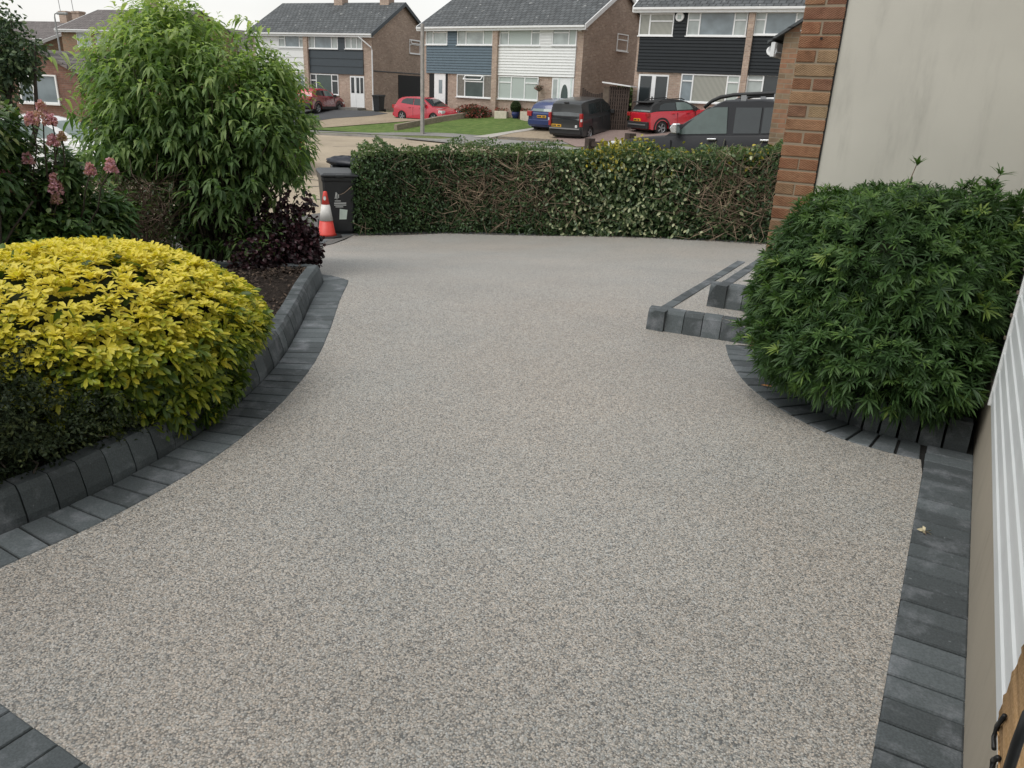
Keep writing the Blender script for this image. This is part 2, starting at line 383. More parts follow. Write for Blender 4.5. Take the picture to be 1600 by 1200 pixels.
class Blob:                # a lumpy rounded crown
    def __init__(s, c, rad, lumps=14, amp=.16, width=.12, seed=1):
        g = np.random.default_rng(seed); s.c = np.array(c); s.r = np.array(rad)
        z = g.uniform(-.3, 1, lumps); t = g.uniform(0, 2*pi, lumps); q = np.sqrt(1-z*z)
        s.k = np.stack([q*np.cos(t), q*np.sin(t), z], 1); s.a = g.uniform(-amp*.6, amp, lumps); s.w = width
    def rad(s, d): return 1+(np.exp((d@s.k.T-1)/s.w)*s.a).sum(1)
    def pts(s, n, depth=.3, zmin=-.5, power=2.):
        d = rdirs(n, zmin); q = s.rad(d)*(1-depth*RNG.random(n)**power)
        p = s.c+d*s.r*q[:, None]; o = unit(d/s.r); return p, o, d
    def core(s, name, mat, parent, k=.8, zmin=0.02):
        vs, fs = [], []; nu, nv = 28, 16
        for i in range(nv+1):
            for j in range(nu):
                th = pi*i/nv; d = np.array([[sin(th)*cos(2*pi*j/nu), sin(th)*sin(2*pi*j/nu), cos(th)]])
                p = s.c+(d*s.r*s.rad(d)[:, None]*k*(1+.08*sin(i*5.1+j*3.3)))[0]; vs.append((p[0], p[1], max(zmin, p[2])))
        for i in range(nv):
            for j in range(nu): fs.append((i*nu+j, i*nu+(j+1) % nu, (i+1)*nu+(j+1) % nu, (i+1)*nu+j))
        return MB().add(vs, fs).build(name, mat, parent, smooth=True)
def whorls(pos, axis, k, spread, L, Wd, jit=.25):
    """k leaves round each shoot tip"""
    n = len(pos); ref = unit(np.cross(axis, RNG.normal(size=(n, 3)))); b = np.cross(axis, ref)
    t = (np.arange(k)/k*2*pi)[None]+RNG.uniform(0, 2*pi, n)[:, None]+RNG.normal(0, jit, (n, k))
    rad = ref[:, None]*np.cos(t)[..., None]+b[:, None]*np.sin(t)[..., None]
    sp = spread*(1+RNG.normal(0, .3, (n, k)))[..., None]
    d = rad*sp+axis[:, None]*(1-.25*sp)
    P = np.repeat(pos, k, 0)+RNG.normal(0, .004, (n*k, 3)); A = np.repeat(axis, k, 0)
    return P, unit(d.reshape(-1, 3)), A, L*RNG.uniform(.65, 1.15, n*k), Wd*RNG.uniform(.75, 1.15, n*k)

# ================================================================== ground, drive, edging
_t0 = terr
def terr(X, Y):
    z = _t0(X, Y); X = np.asarray(X, float); Y = np.asarray(Y, float)
    k = sst((22-Y)/3)
    return np.where(k > 0, np.minimum(z, z*(1-k)+k*np.minimum(z, -.95*sst((-X-7)/3))), z)
def ground_sheet():
    xs = np.r_[-300, -200, -140, -100, np.arange(-80, -14, 2.), np.arange(-14, 4, .5), np.arange(4, 40, 4.), 60, 100, 200, 300]
    ys = np.r_[-60, -30, -10, np.arange(-4, 18, .5), np.arange(18, 60, 1.5), 70, 90, 130, 200, 400]
    X, Y = np.meshgrid(xs, ys); Z = terr(X, Y)-.07
    nx = len(xs); vs = np.stack([X.ravel(), Y.ravel(), Z.ravel()], 1)
    fs = [(j*nx+i, j*nx+i+1, (j+1)*nx+i+1, (j+1)*nx+i) for j in range(len(ys)-1) for i in range(nx-1)]
    o = MB().add(vs.tolist(), fs).build('ground', M['earth'], smooth=True); tag(o, kind='structure')
ground_sheet()
LEFT = [(-2.5, -.9), (-2.47, .2)]+[tuple(G(*p)) for p in ((0, 893), (170, 815), (300, 742), (375, 690), (440, 633), (490, 572), (515, 520), (530, 475), (544, 443))]+[(-4.42, 4.86), (-4.68, 4.9), (-5.1, 4.72), (-5.6, 4.3)]
LC = crv(LEFT, 10)
RIGHT = [tuple(G(*p)) for p in ((1133, 541), (1140, 565), (1165, 602), (1215, 640), (1290, 680), (1370, 706), (1438, 722))]
RC = crv(RIGHT, 10)
HB = [G(x, y) for x, y in ((552, 369), (700, 365.5), (900, 370), (1100, 377), (1195, 383))]
CN = G(488, 389)
drive_poly = [tuple(p) for p in LC]+[(-6.6, 4.6), (-7.6, 6.4), tuple(CN)]+[tuple(p) for p in HB]+[(-1., HB[-1][1]), (-1., 5.05)]+[tuple(p) for p in RC]+[(.1, 3.6), (.1, -.9)]
dr = drape('driveway', drive_poly, .012, M['gravel'], .6)
tag(dr, 'speckled buff and grey resin bound gravel driveway', 'driveway')
drape('joint_bed', [(.42, -.9), (.42, 4.6), (-.2, 4.9), (-1.3, 5.1)]+[tuple(p) for p in RC]+[(.08, 3.6), (.08, -.9)], .004, M['sand'], .6)

def normals2(c):
    d = np.gradient(c[:, :2], axis=0); d /= np.linalg.norm(d, axis=1, keepdims=True); return np.stack([-d[:, 1], d[:, 0]], 1)
def block(mb, a0, a1, b1, b0, z0, z1, ch=.004, splay=0., zj=0.):
    """one bevelled block; a = drive side, b = bed side"""
    a0, a1, b1, b0 = [np.array(p) for p in (a0, a1, b1, b0)]
    c = (a0+a1+b0+b1)/4; out = []
    def ins(p, k): return p+(c-p)/max(1e-6, np.linalg.norm(c-p))*k*1.4
    sp = (b0+b1-a0-a1); sp = sp/np.linalg.norm(sp)*splay
    low = [a0, a1, b1, b0]; sh = [a0+sp, a1+sp, b1, b0]
    zs = [np.full(4, z0), np.full(4, z1-ch), np.full(4, z1)]
    rows = [low, sh, [ins(p, ch) for p in sh]]
    if splay: rows = [low, [a0+sp*.1, a1+sp*.1, b1, b0], [a0+sp*.75, a1+sp*.75, b1, b0], [a0+sp*1.2, a1+sp*1.2, b1, b0]]; zs = [np.full(4, z0), np.array([z0+(z1-z0)*.4]*2+[z1-ch]*2), np.array([z1-ch*3]*2+[z1-ch]*2), np.full(4, z1)]
    vs = []
    for r, z in zip(rows, zs):
        for p, q in zip(r, z): vs.append((p[0], p[1], q+zj))
    n = len(rows); fs = [(0, 3, 2, 1), tuple(range(4*n-4, 4*n))]
    for i in range(n-1):
        for j in range(4): fs.append((i*4+j, i*4+(j+1) % 4, i*4+4+(j+1) % 4, i*4+4+j))
    mb.add(vs, fs)
def edging(name, curve, sgn, w0, w1, step, z0, z1, gap, mat, splay=0., ch=.004, z=None, skip=()):
    c = resample(curve[:, :2], step); N = normals2(c)*sgn; mb = MB()
    for i in range(len(c)-1):
        if i in skip: continue
        zz = h(*c[i]) if z is None else z
        T = (c[i+1]-c[i]); g = T/np.linalg.norm(T)*gap*.5; j = random.uniform(-.002, .002)
        p0, p1, n0, n1 = c[i], c[i+1], N[i], N[i+1]
        g2 = g*(1+.0)
        block(mb, p0+n0*(w0+j)+g, p1+n1*(w0+j)-g, p1+n1*w1-g2, p0+n0*w1+g2, zz+z0, zz+z1, ch, splay, random.uniform(-.0015, .0015))
    return mb.build(name, mat)
# left bed: flat pavers, then an upright kerb
sd_l = edging('block_edging', LC, 1, 0., .2, .1, -.03, .016, .007, M['paver'])
tag(sd_l, 'curved strip of charcoal block pavers along the planted bed on the left', 'block paving', kind='structure')
k_l = edging('garden_kerb', LC, 1, .203, .315, .125, -.03, .15, .006, M['kerb'], splay=.035, ch=.008)
tag(k_l, 'upright charcoal block kerb edging the bed with the yellow shrub', 'kerb')
drape('joint_bed', [tuple(p) for p in LC]+[tuple(p) for p in (LC[:, :2]+normals2(LC)*.32)[::-1]], .006, M['sand'], .4)
# right bed
sd_r = edging('block_edging', RC, 1, 0., .2, .108, -.03, .016, .012, M['paver'])
tag(sd_r, 'curved strip of charcoal block pavers round the bed of the green shrub', 'block paving', kind='structure')
RCK = np.vstack([RC[:, :2], RC[-1, :2]+np.array([[.1, .01], [.2, .015]])])
k_r = edging('garden_kerb', RCK, 1, .206, .31, .112, -.03, .15, .012, M['kerb'], splay=.03, ch=.006)
tag(k_r, 'upright charcoal block kerb in front of the narrow leaved green shrub', 'kerb')
st = edging('block_edging', np.array([(.1, -.9), (.1, 3.96)]), -1, 0., .2, .1025, -.03, .016, .009, M['paver'], ch=.006)
tag(st, 'straight strip of charcoal block pavers along the garage wall', 'block paving', kind='structure')
bt = edging('block_edging', np.array([(-2.6, .705), (-.2, .705)]), -1, 0., .2, .102, -.03, .02, .005, M['paver'])
tag(bt, 'charcoal block pavers across the corner of the drive nearest the camera', 'block paving', kind='structure')
fb = edging('block_edging', crv([G(452, 402), G(488, 389), G(545, 369.5), *HB[1:]], 8), 1, -.01, .17, .2, -.03, .018, .006, M['paver'])
tag(fb, 'thin charcoal block edging along the foot of the hedge', 'block paving', kind='structure')
# soil
soilL = (LC[:, :2]+normals2(LC)*.3)
drape('bed_soil', [tuple(p) for p in soilL]+[(-7.2, 3.), (-7.2, -2.), (-2.8, -2.)], .095, M['soil'], .5)
soilR = (RC[:, :2]+normals2(RC)*.29)
drape('bed_soil', [tuple(p) for p in soilR]+[(.29, 4.2), (.29, 5.0), (-1.0, 5.0)], .1, M['soil'], .4)

# road and pavements
KF = [(-75, 12), (-60, 17.), (-48, 22), (-38, 26.5), tuple(G(501, 211)), tuple(G(560, 213.3)), tuple(G(640, 218.5)), tuple(G(687, 223)), (-18, 31.9), (-8, 31.2), (20, 29), (60, 26)]
KF = [tuple(p) for p in crv(KF, 5)]
drape('road', [(-11.25, -30), (-11.25, 10), (-11.3, 16), (-9.5, 21.5), (-4, 23.2), (60, 19)]+KF[::-1]+[(-75, -30)], .0, plain('r', (.3, .25, .18)) if False else mat_ground('concrete_road', [(.3, (.33, .275, .2)), (.7, (.42, .355, .27))], 5., .2), 2.)
drape('pavement', [(-9.2, -30), (-9.3, 7.), tuple(CN), tuple(HB[0]), (-9.2, 16), (-8, 20), (-3.5, 21.4), (60, 17), (60, 19), (-4, 23.2), (-9.5, 21.5), (-11.3, 16), (-11.2, 10), (-11.2, -30)], .02, M['tarmac'], 1.)
jm = MB()          # dark joints between the concrete bays of the road
for a, b in (((450, 277), (502, 282.5)), ((462, 293), (506, 291)), ((520, 229), (572, 228)), ((470, 310), (500, 312))):
    p, q = G(*a), G(*b); n = np.array([-(q-p)[1], (q-p)[0]]); n = n/np.linalg.norm(n)*.035
    jm.add([(*(v), h(*v)+.012) for v in (p-n, q-n, q+n, p+n)], [(0, 1, 2, 3)])
tag(jm.build('road_joints', M['tarmac']), kind='structure')
def off_kf(d): 
    c = np.array(KF); return [tuple(p) for p in c+normals2(c)*d]
def strip(name, d0, d1, off, mat): return drape(name, off_kf(d0)+off_kf(d1)[::-1], off, mat, 1.5)
kb = MB(); kfa = np.array(KF); nn = normals2(kfa)
for i in range(len(kfa)-1):
    if kfa[i][0] < -70 or kfa[i][0] > 30: continue
    low = .11 if kfa[i][0] < -22 else .03
    a, b = kfa[i], kfa[i+1]; za, zb = h(*a), h(*b)
    kb.add([(*a, za-.1), (*b, zb-.1), (*(b+nn[i+1]*.15), zb-.1), (*(a+nn[i]*.15), za-.1), (*a, -1+low), (*b, -1+low), (*(b+nn[i+1]*.15), -1+low), (*(a+nn[i]*.15), -1+low)],
           [(0, 3, 2, 1), (4, 5, 6, 7), (0, 1, 5, 4), (1, 2, 6, 5), (2, 3, 7, 6), (3, 0, 4, 7)])
tag(kb.build('kerb', M['kerbstone']), kind='structure')
dg = MB(); p = G(570, 212.5); dg.box(-.35, .35, -.03, .12, .0, .1, Matrix.Translation((p[0], p[1]-.06, -1))@Matrix.Rotation(.35, 4, 'Z'))
tag(dg.build('kerb_drain', M['dark']), 'small dark drain opening in the far kerb', 'drain')
strip('grass_verge', .15, 1.6, .05, M['verge'])
strip('footpath', 1.6, 2.6, .06, M['path'])
def gp(*pp): return [tuple(G(*p)) for p in pp]
drape('lawn', gp((452, 203), (500, 204), (600, 209), (640, 212), (690, 218), (738, 215.5), (832, 202), (852, 199), (800, 184.5), (772, 184), (735, 183), (655, 190), (612, 192), (520, 200), (470, 200)), .04, M['grass'], 1.2)
drape('driveway', gp((497, 201), (560, 197), (612, 193), (650, 190), (700, 186.5), (660, 178), (585, 176.5), (500, 188)), .07, M['tangravel'], 1.)
drape('driveway', gp((470, 195), (520, 187), (580, 183), (606, 179.5), (583, 175.5), (480, 172), (440, 172)), .085, M['darktar'], 1.)
drape('driveway', gp((738, 216), (832, 202), (870, 199), (960, 196), (940, 222), (860, 224), (800, 221)), .06, M['tangravel'], 1.)
drape('driveway', gp((738, 216), (832, 202), (850, 199.5), (862, 201), (800, 210), (766, 217.5)), .075, M['palepath'], 1.)
drape('driveway', gp((868, 219), (930, 199), (975, 185), (1060, 186), (1190, 190), (1190, 215), (1000, 230), (900, 232)), .08, M['redpave'], 1.)
drape('pavement', gp((600, 213.5), (690, 219), (738, 216.5), (800, 221), (900, 233), (1000, 236), (1000, 241), (830, 234), (690, 224), (640, 219)), .065, M['path'], 1.)

# ================================================================== own house: pier, rendered wall, garage side
own = thing('house', 'near house with orange brick pier, cream rendered wall and white ribbed panelling', 'house', (0, 0, 0))
PY, PXL, PXR = 5.03, -1.02, -.797
# the pier is laid brick by brick: stretcher and two headers turn about, and a mortar core a little behind
pm = [MB() for _ in range(4)]; mort = MB(); zc = -.05; i = 0
mort.box(PXL+.004, PXR-.004, PY+.0035, PY+.33, -.3, 5.2)
while zc < 5.1:
    z0, z1 = zc+.006, zc+.069
    cuts = [(PXL, PXR)] if i % 2 else [(PXL, (PXL+PXR)/2-.005), ((PXL+PXR)/2+.005, PXR)]
    for a, b in cuts:
        j = lambda: random.uniform(-.0025, .0025)
        pm[random.choice((0, 0, 1, 1, 2, 3))].box(a+j(), b+j(), PY+j(), PY+.1, z0+j()*.5, z1+j()*.5)
    for k in range(2):
        a = PY+.11+k*.11 if i % 2 else PY+.11
        if not i % 2 and k: continue
        pm[random.choice((0, 1, 2, 3))].box(PXL+random.uniform(-.002, .002), PXL+.1, a, a+(.1 if i % 2 else .21), z0, z1)
    zc += .075; i += 1
def mat_rustic(name, c):
    t = NT(name); v = t.obj(); mp = t.node('Mapping'); mp.inputs['Rotation'].default_value = (0, radians(35), 0); t.link(v, mp.inputs[0])
    w = t.node('TexWave', Scale=32., Distortion=2.5, Detail=2.); w.inputs['Detail Scale'].default_value = 3.; w.bands_direction = 'Z'; t.link(mp.outputs[0], w.inputs['Vector'])
    r = t.island(); cc = t.ramp(r, [(0, tuple(x*.78 for x in c)), (.5, c), (1, (c[0]*1.12, c[1]*1.3, c[2]*1.3))])
    cc = t.mix(1., cc, t.ramp(t.noise(14., v, 6, .7), [(.28, .62), (.5, 1.), (.75, 1.25)]), 'MULTIPLY')
    gr = t.math('MULTIPLY', t.ramp(w.outputs['Color'], [(.5, 0.), (.9, 1.)]), t.ramp(t.noise(7., v, 3), [(.4, 0.), (.6, .4)]))
    cc = t.mix(gr, cc, (.42, .3, .19)); t.bump(t.math('ADD', w.outputs['Color'], t.noise(80., v, 4)), .45, .006)
    return t.set(cc, .9, spec=.2)
pier = mort.build('brick_pier', mat_render('mortar', (.30, .245, .18), .3, 4), own)
for mb, c in zip(pm, ((.26, .122, .07), (.29, .152, .088), (.205, .095, .062), (.28, .175, .105))):
    mb.build('brick_facing', mat_rustic('rustic_brick', c), pier, bevel=.004)
vent = MB(); vent.box(-.905, -.892, PY-.004, PY+.05, 1.875, 1.888); vent.build('weep_hole', M['dark'], pier)
rw = MB(); rw.box(PXR+.004, .6, PY+.012, PY+.25, -.1, 5.2); rw.build('rendered_wall', M['cream'], own)
sl = MB(); sl.box(PXR-.002, PXR+.006, PY+.004, PY+.03, -.1, 5.2); sl.build('wall_joint', M['dark'], own)
gw = MB(); gw.box(.298, .7, -4., PY+.01, -.1, .325); gw.build('wall_plinth', M['plinth'], own)
up = MB(); up.box(.318, .7, 3.83, PY+.01, .327, 5.2); up.box(.318, .7, -4, 3.829, 2.46, 5.2); up.build('garage_wall', M['cream'], own)
gd = MB(); zz = .318; rib = [(.30, .318)]
while zz < 2.44:           # ribbed white panel: broad flats with narrow raised bands
    rib += [(.296, zz+.006), (.296, zz+.042), (.291, zz+.05), (.291, zz+.07), (.296, zz+.078)]; zz += .085
rib += [(.30, 2.455), (.36, 2.455), (.36, .318)]
vs = [(x, y, z) for y in (-4., 3.81) for x, z in rib]; n = len(rib)
gd.add(vs, [list(range(n)), list(range(2*n-1, n-1, -1))]+[(i, i+n, (i+1) % n+n, (i+1) % n) for i in range(n)])
gd.build('ribbed_panel', plain('white_panel', (.78, .81, .82), .4, var=.05), own)
et = MB(); et.box(.285, .32, 3.812, 3.835, .316, 2.46); et.build('panel_trim', M['white'], own)
dp = MB()
for k in range(9): dp.box(.276, .284, 3.81, 3.84, .62+k*.1, .63+k*.1)
dp.build('rib_end', M['oldwood'], own)

rb = MB(); rb.box(-5.5, .7, -3.4, -2.6, -.1, 5.2); rb.build('sky_block_wall', M['cream'], own)  # unseen wall added behind the camera to block sky and dim the near drive
# entrance steps
steps = thing('entrance_steps', 'two low entrance steps edged with charcoal kerb blocks and topped with gravel', 'steps', (-1.4, 5.5, 0))
def stepset(x0, y0, x1, y1, zb, zt, name_top, tilt=0.):
    path_f = np.array([(x0, y0), (x1, y0+tilt)]); path_l = np.array([(x0, y1), (x0, y0)])
    a = edging('kerb_blocks', path_f, 1, 0., .125, .118, zb, zt, .005, M['kerb'], splay=.045, ch=.008, z=0)
    b = edging('kerb_blocks', path_l, 1, 0., .125, .19, zb, zt, .004, M['kerb'], splay=.045, ch=.008, z=0)
    t = MB().box(x0+.11, x1, y0+.11, y1, zb, zt-.006).build(name_top, M['gravel'])
    t.parent = steps
    for o in (a, b, t): o.parent = steps; o.location = (1.4, -5.5, 0)
stepset(-1.735, 4.965, -.98, 7.15, -.08, .155, 'gravel_tread', .09)
stepset(-1.43, 5.34, -.6, 7.0, .14, .31, 'gravel_tread', .07)

# next building along: single storey gable end with verge and fascia
NB = AS(1202, 210, 13.3)[:2]; nx, ny = NB; nz = h(nx, ny)-.1
bun = thing('brick_building', 'single storey buff brick gable end beyond the orange pier with white fascia end', 'building', (nx, ny, nz))
ze = AS(1222, 62, float(NB@W0[:2]))[2]-nz
b_ = MB().prism([(0, -.2), (4., -.2), (4., ze+.1+2.0), (2.9, ze+.1+2.0), (0, ze+.1)], 0, .9); b_.build('wall', M['gbrick'], bun)
q_ = MB().box(-.03, 4, -.03, .9, -.1, .3); q_.build('plinth', plain('tan_render_plinth', (.3, .24, .175), .9, var=.15), bun, bevel=.03)
ro = MB(); sl_ = radians(34)
ro.prism([(-.22, ze-.06), (-.22, ze-.02), (2.95, ze+2.12), (2.95, ze+2.02)], -.12, 1.0); ro.build('roof', M['tiles'], bun)
fa = MB(); fa.box(-.16, -.10, -.1, .98, ze-.25, ze-.04); fa.build('fascia', M['fascia'], bun)
bg_ = MB(); bg_.prism([(.25, ze+.13), (.75, ze+.47), (.75, ze+.4), (.28, ze+.07)], -.1, -.06); bg_.build('bargeboard', M['fascia'], bun)
sbp = G(1199, 379); sbz = AS(1199, 320, float(sbp@W0[:2]))[2]-h(*sbp); sbt = thing('stub_wall', 'low round topped tan rendered stub wall between hedge end and orange pier', 'wall', (sbp[0], sbp[1]+.1, h(*sbp)))
MB().box(-.09, .5, -.09, .09, -.1, sbz).build('wall_body', plain('tan_stub', (.3, .24, .175), .9, var=.2, bump=.3), sbt, bevel=.05)
sdm = thing('satellite_dish', 'white satellite dish below the eaves of the gable end beyond the pier', 'satellite dish', (nx-.16, ny-.02, nz+ze-.17))
MB().lathe([(.001, -.015), (.045, -.008), (.08, .008), (.08, .014), (.045, .0), (.001, -.006)], 20, Matrix.Rotation(radians(70), 4, 'X')@Matrix.Rotation(.3, 4, 'Y'), cap=False).build('dish', M['white'], sdm, smooth=True)
MB().tube([(0, 0, 0), (.1, .05, -.02), (.2, .1, 0)], .012).build('bracket', M['steel'], sdm)

# ================================================================== houses over the road
GL = dict(pale=mat_glass('pane_pale', (.36, .40, .39)), grey=mat_glass('pane_grey', (.19, .23, .25)), dark=mat_glass('pane_dark', (.03, .037, .04)), green=mat_glass('pane_green', (.05, .075, .07)),
          net=mat_blind('pane_net', (.3, .36, .34), (.45, .5, .47), 8.), strip=mat_blind('pane_strip', (.12, .13, .12), (.38, .38, .33), 5.2), slat=plain('pane_slat', (.16, .15, .13), .2, var=.3, scale=12.))
class House:
    def __init__(s, name, label, cat, origin, du, zb, group=None):
        du = np.array(du, float); s.du = du/np.linalg.norm(du); s.o = np.array(origin, float); s.zb = zb
        s.root = thing(name, label, cat, (s.o[0], s.o[1], zb), atan2(s.du[1], s.du[0]), group)
    def px(s, x, y):     # facade coordinates of a photograph pixel
        v = ray(x, y); n = np.array([-s.du[1], s.du[0]]); t = (s.o@n)/(v[:2]@n); p = v*t
        return float((p[:2]-s.o)@s.du), float(p[2]+CAM_H-s.zb)
    def pxg(s, x, y, L):  # gable at u = L: (depth, height)
        v = ray(x, y); q = s.o+s.du*L; t = (q@s.du)/(v[:2]@s.du); p = v*t; n = np.array([-s.du[1], s.du[0]])
        return float((p[:2]-q)@n), float(p[2]+CAM_H-s.zb)
    def rect(s, x0, y0, x1, y1):
        a, b, c, d = s.px(x0, y0), s.px(x1, y0), s.px(x0, y1), s.px(x1, y1)
        return (a[0]+c[0])/2, (b[0]+d[0])/2, (c[1]+d[1])/2, (a[1]+b[1])/2
    def window(s, r, lights, y=0., fw=.055, axis='x'):
        """r = (u0,u1,z0,z1); lights: (fraction width, transom fraction or 0, glass, open?)"""
        u0, u1, z0, z1 = r; fr = MB(); T = None
        if axis == 'g': T = Matrix.Translation((y, 0, 0))@Matrix.Rotation(radians(90), 4, 'Z'); y = 0
        B = lambda mb, a, b, c, d, e, f: mb.box(a, b, c, d, e, f, T)
        B(fr, u0, u1, y-.035, y+.05, z0, z0+fw); B(fr, u0, u1, y-.035, y+.05, z1-fw, z1)
        B(fr, u0, u0+fw, y-.035, y+.05, z0+fw, z1-fw); B(fr, u1-fw, u1, y-.035, y+.05, z0+fw, z1-fw)
        tot = sum(l[0] for l in lights); x = u0+fw; w = u1-u0-2*fw; panes = []
        for i, l in enumerate(lights):
            x1_ = x+w*l[0]/tot
            if i < len(lights)-1: B(fr, x1_-fw*.6, x1_+fw*.6, y-.03, y+.05, z0+fw, z1-fw)
            if l[1]:
                zt = z1-(z1-z0)*l[1]; B(fr, x+.02, x1_-.02, y-.028, y+.05, zt-fw*.55, zt+fw*.55)
            panes.append((x, x1_, l)); x = x1_
        o = fr.build('window', M['white'], s.root)
        for a, b, l in panes:
            p = MB(); B(p, a-.02, b+.02, y+.005, y+.02, z0+fw*.5, z1-fw*.5); p.build('pane', GL[l[2]], o)
            if len(l) > 3:
                zt = z1-(z1-z0)*l[1]; Mx = (T or Matrix())@Matrix.Translation((0, y-.04, z1-fw))@Matrix.Rotation(-l[3], 4, 'X')
                c = MB(); hh = zt-z1+fw; c.box(a+.03, b-.03, -.02, .02, -.05, 0, Mx); c.box(a+.03, b-.03, -.02, .02, hh, hh+.05, Mx); c.box(a+.03, a+.08, -.02, .02, hh+.05, -.05, Mx); c.box(b-.08, b-.03, -.02, .02, hh+.05, -.05, Mx)
                c.build('open_casement', M['white'], o)
        si = MB(); B(si, u0-.04, u1+.04, y-.1, y+.02, z0-.05, z0-.003); si.build('sill', M['white'], o)
        return o
    def shell(s, L, D, He, pitch, wall, roof, ov=.35, vg=.25, ridge_off=0.):
        rz = He+(D/2)*math.tan(pitch); s.L, s.D, s.He, s.rz = L, D, He, rz
        MB().prism([(0, -1.2), (D, -1.2), (D, He), (D/2, rz), (0, He)], 0, L, 'x').build('wall', wall, s.root)
        t = math.tan(pitch); r = MB(); th = .12; e = .12
        prof = [(-ov, He-ov*t+e), (D/2, rz+e), (D+ov, He-ov*t+e), (D+ov, He-ov*t+e-th), (D/2, rz+e-th), (-ov, He-ov*t+e-th)]
        s.roof = r.prism(prof, -vg, L+vg, 'x').build('roof', roof, s.root)
        f = MB(); f.box(-vg, L+vg, -ov+.01, -ov+.04, He-ov*t-.15, He-ov*t+e-.02); f.build('fascia', M['fascia'], s.root)
        f = MB(); f.box(-vg, L+vg, -ov-.09, -ov+.008, He-ov*t-.02, He-ov*t+.08); f.build('gutter', M['fascia'], s.root)
        f = MB(); f.box(-vg+.02, L+vg-.02, -ov+.042, .0, He-ov*t-.14, He-ov*t-.12); f.build('soffit', M['fascia'], s.root)
        s.t = t; s.ov = ov; s.vg = vg
    def barge(s, u, mat):
        t = s.t; b = MB(); x = u+(s.vg+.01)*(1 if u > 0 else -1); w = .03
        for k in (0, 1):
            f = (lambda v: v) if k == 0 else (lambda v: s.D-v)
            b.prism([(f(-s.ov), s.He-s.ov*t+.13), (f(s.D/2), s.rz+.13), (f(s.D/2), s.rz-.12), (f(-s.ov), s.He-s.ov*t-.13)], x-w, x+w, 'x')
        b.build('bargeboard', mat, s.root)
    def chimney(s, u, w=.6, hh=.9, pot=True):
        c = MB().box(u-w/2, u+w/2, s.D/2-.35, s.D/2+.35, s.rz-.4, s.rz+hh); c.box(u-w/2-.05, u+w/2+.05, s.D/2-.4, s.D/2+.4, s.rz+hh-.16, s.rz+hh-.04)
        o = c.build('chimney', M['ybrick'], s.roof)
        if pot: MB().lathe([(.12, 0), (.1, .3), (.12, .32)], 10, Matrix.Translation((u, s.D/2, s.rz+hh))).build('chimney_pot', M['rbrick'], s.roof)
    def cladding(s, u0, u1, z0, z1, mat, holes=(), y=-.05, bd=.15):
        m = MB()
        def strip(a, b, za, zb):
            z = za
            while z < zb-.01:
                e = min(zb, z+bd); m.add([(a, y-.035, z), (b, y-.035, z), (b, y, e), (a, y, e), (a, .02, z), (b, .02, z), (b, .02, e), (a, .02, e)],
                      [(0, 1, 2, 3), (0, 4, 5, 1), (0, 3, 7, 4), (1, 5, 6, 2), (3, 2, 6, 7)]); z = e
        zs = z1 if not holes else min(hh[2] for hh in holes)-.05
        strip(u0, u1, z0, zs)
        x = u0
        for hh in sorted(holes):
            if hh[0] > x+.05: strip(x, hh[0]-.01, zs, z1)
            x = hh[1]+.01
        if holes and u1 > x+.05: strip(x, u1, zs, z1)
        m.build('cladding', mat, s.root)
    def pipe(s, pts, mat=None): MB().tube(pts, .045, 6).build('drainpipe', mat or M['fascia'], s.root)
    def door(s, u0, u1, z0, z1, kind='panel', y=.0):
        d = MB(); d.box(u0, u1, y-.03, y+.06, z0, z1); o = d.build('door', M['white'], s.root)
        w, hh = u1-u0, z1-z0; g = MB()
        if kind == 'small': g.box(u0+w*.42, u0+w*.72, y-.045, y-.02, z0+hh*.5, z0+hh*.84); g.build('pane', GL['grey'], o)
        elif kind == 'triple':
            for a, b in ((.08, .3), (.46, .66), (.74, .94)): g.box(u0+w*a, u0+w*b, y-.045, y-.02, z0+hh*.46, z0+hh*.95)
            g.build('pane', GL['dark'], o)
            r = MB(); r.box(u0+w*.36, u0+w*.4, y-.05, y-.02, z0, z1); r.build('frame', M['white'], o)
        elif kind == 'oval':
            g.box(u0+w*.06, u0+w*.24, y-.045, y-.02, z0+.1, z1-.1); g.build('pane', GL['pale'], o)
            g = MB(); g.prism([(u0+w*.6+w*.16*cos(t), z0+hh*.55+hh*.3*sin(t)) for t in np.linspace(0, 2*pi, 20)[:-1]], y-.048, y-.02); g.build('pane', GL['green'], o)
            r = MB(); r.box(u0+w*.3, u0+w*.36, y-.05, y-.02, z0, z1); r.box(u0+w*.86, u0+w*.92, y-.05, y-.02, z0, z1); r.build('frame', plain('pale_green_upvc', (.6, .68, .65), .4), o)
        elif kind == 'patio':
            g.box(u0+w*.06, u0+w*.44, y-.045, y-.02, z0+.75, z1-.08); g.box(u0+w*.58, u0+w*.96, y-.045, y-.02, z0+.12, z1-.08); g.build('pane', GL['dark'], o)
            g = MB(); g.box(u0+w*.06, u0+w*.44, y-.045, y-.02, z0+.15, z0+.62); g.build('pane', GL['pale'], o)
            MB().box(u0+w*.5, u0+w*.53, y-.09, y-.03, z0+.95, z0+1.15).build('handle', M['black'], o)
        return o
def vpdir(x):        # level direction vanishing at pixel column x of the horizon
    v = ray(x, CY-F_PX*math.tan(PITCH)/cos(ROLL)+(x-CX)*math.tan(ROLL)); return -v[:2]/np.linalg.norm(v[:2]) if x < 0 else v[:2]/np.linalg.norm(v[:2])
slate = plain('slate_cladding', (.033, .045, .055), .45, var=.08); bluegrey = plain('blue_grey_cladding', (.085, .125, .155), .45, var=.08)
whitec = plain('white_cladding', (.70, .71, .70), .45, var=.04); blackc = plain('black_cladding', (.0095, .013, .0155), .5, var=.12, spec=.25)
E_ = radians(29)
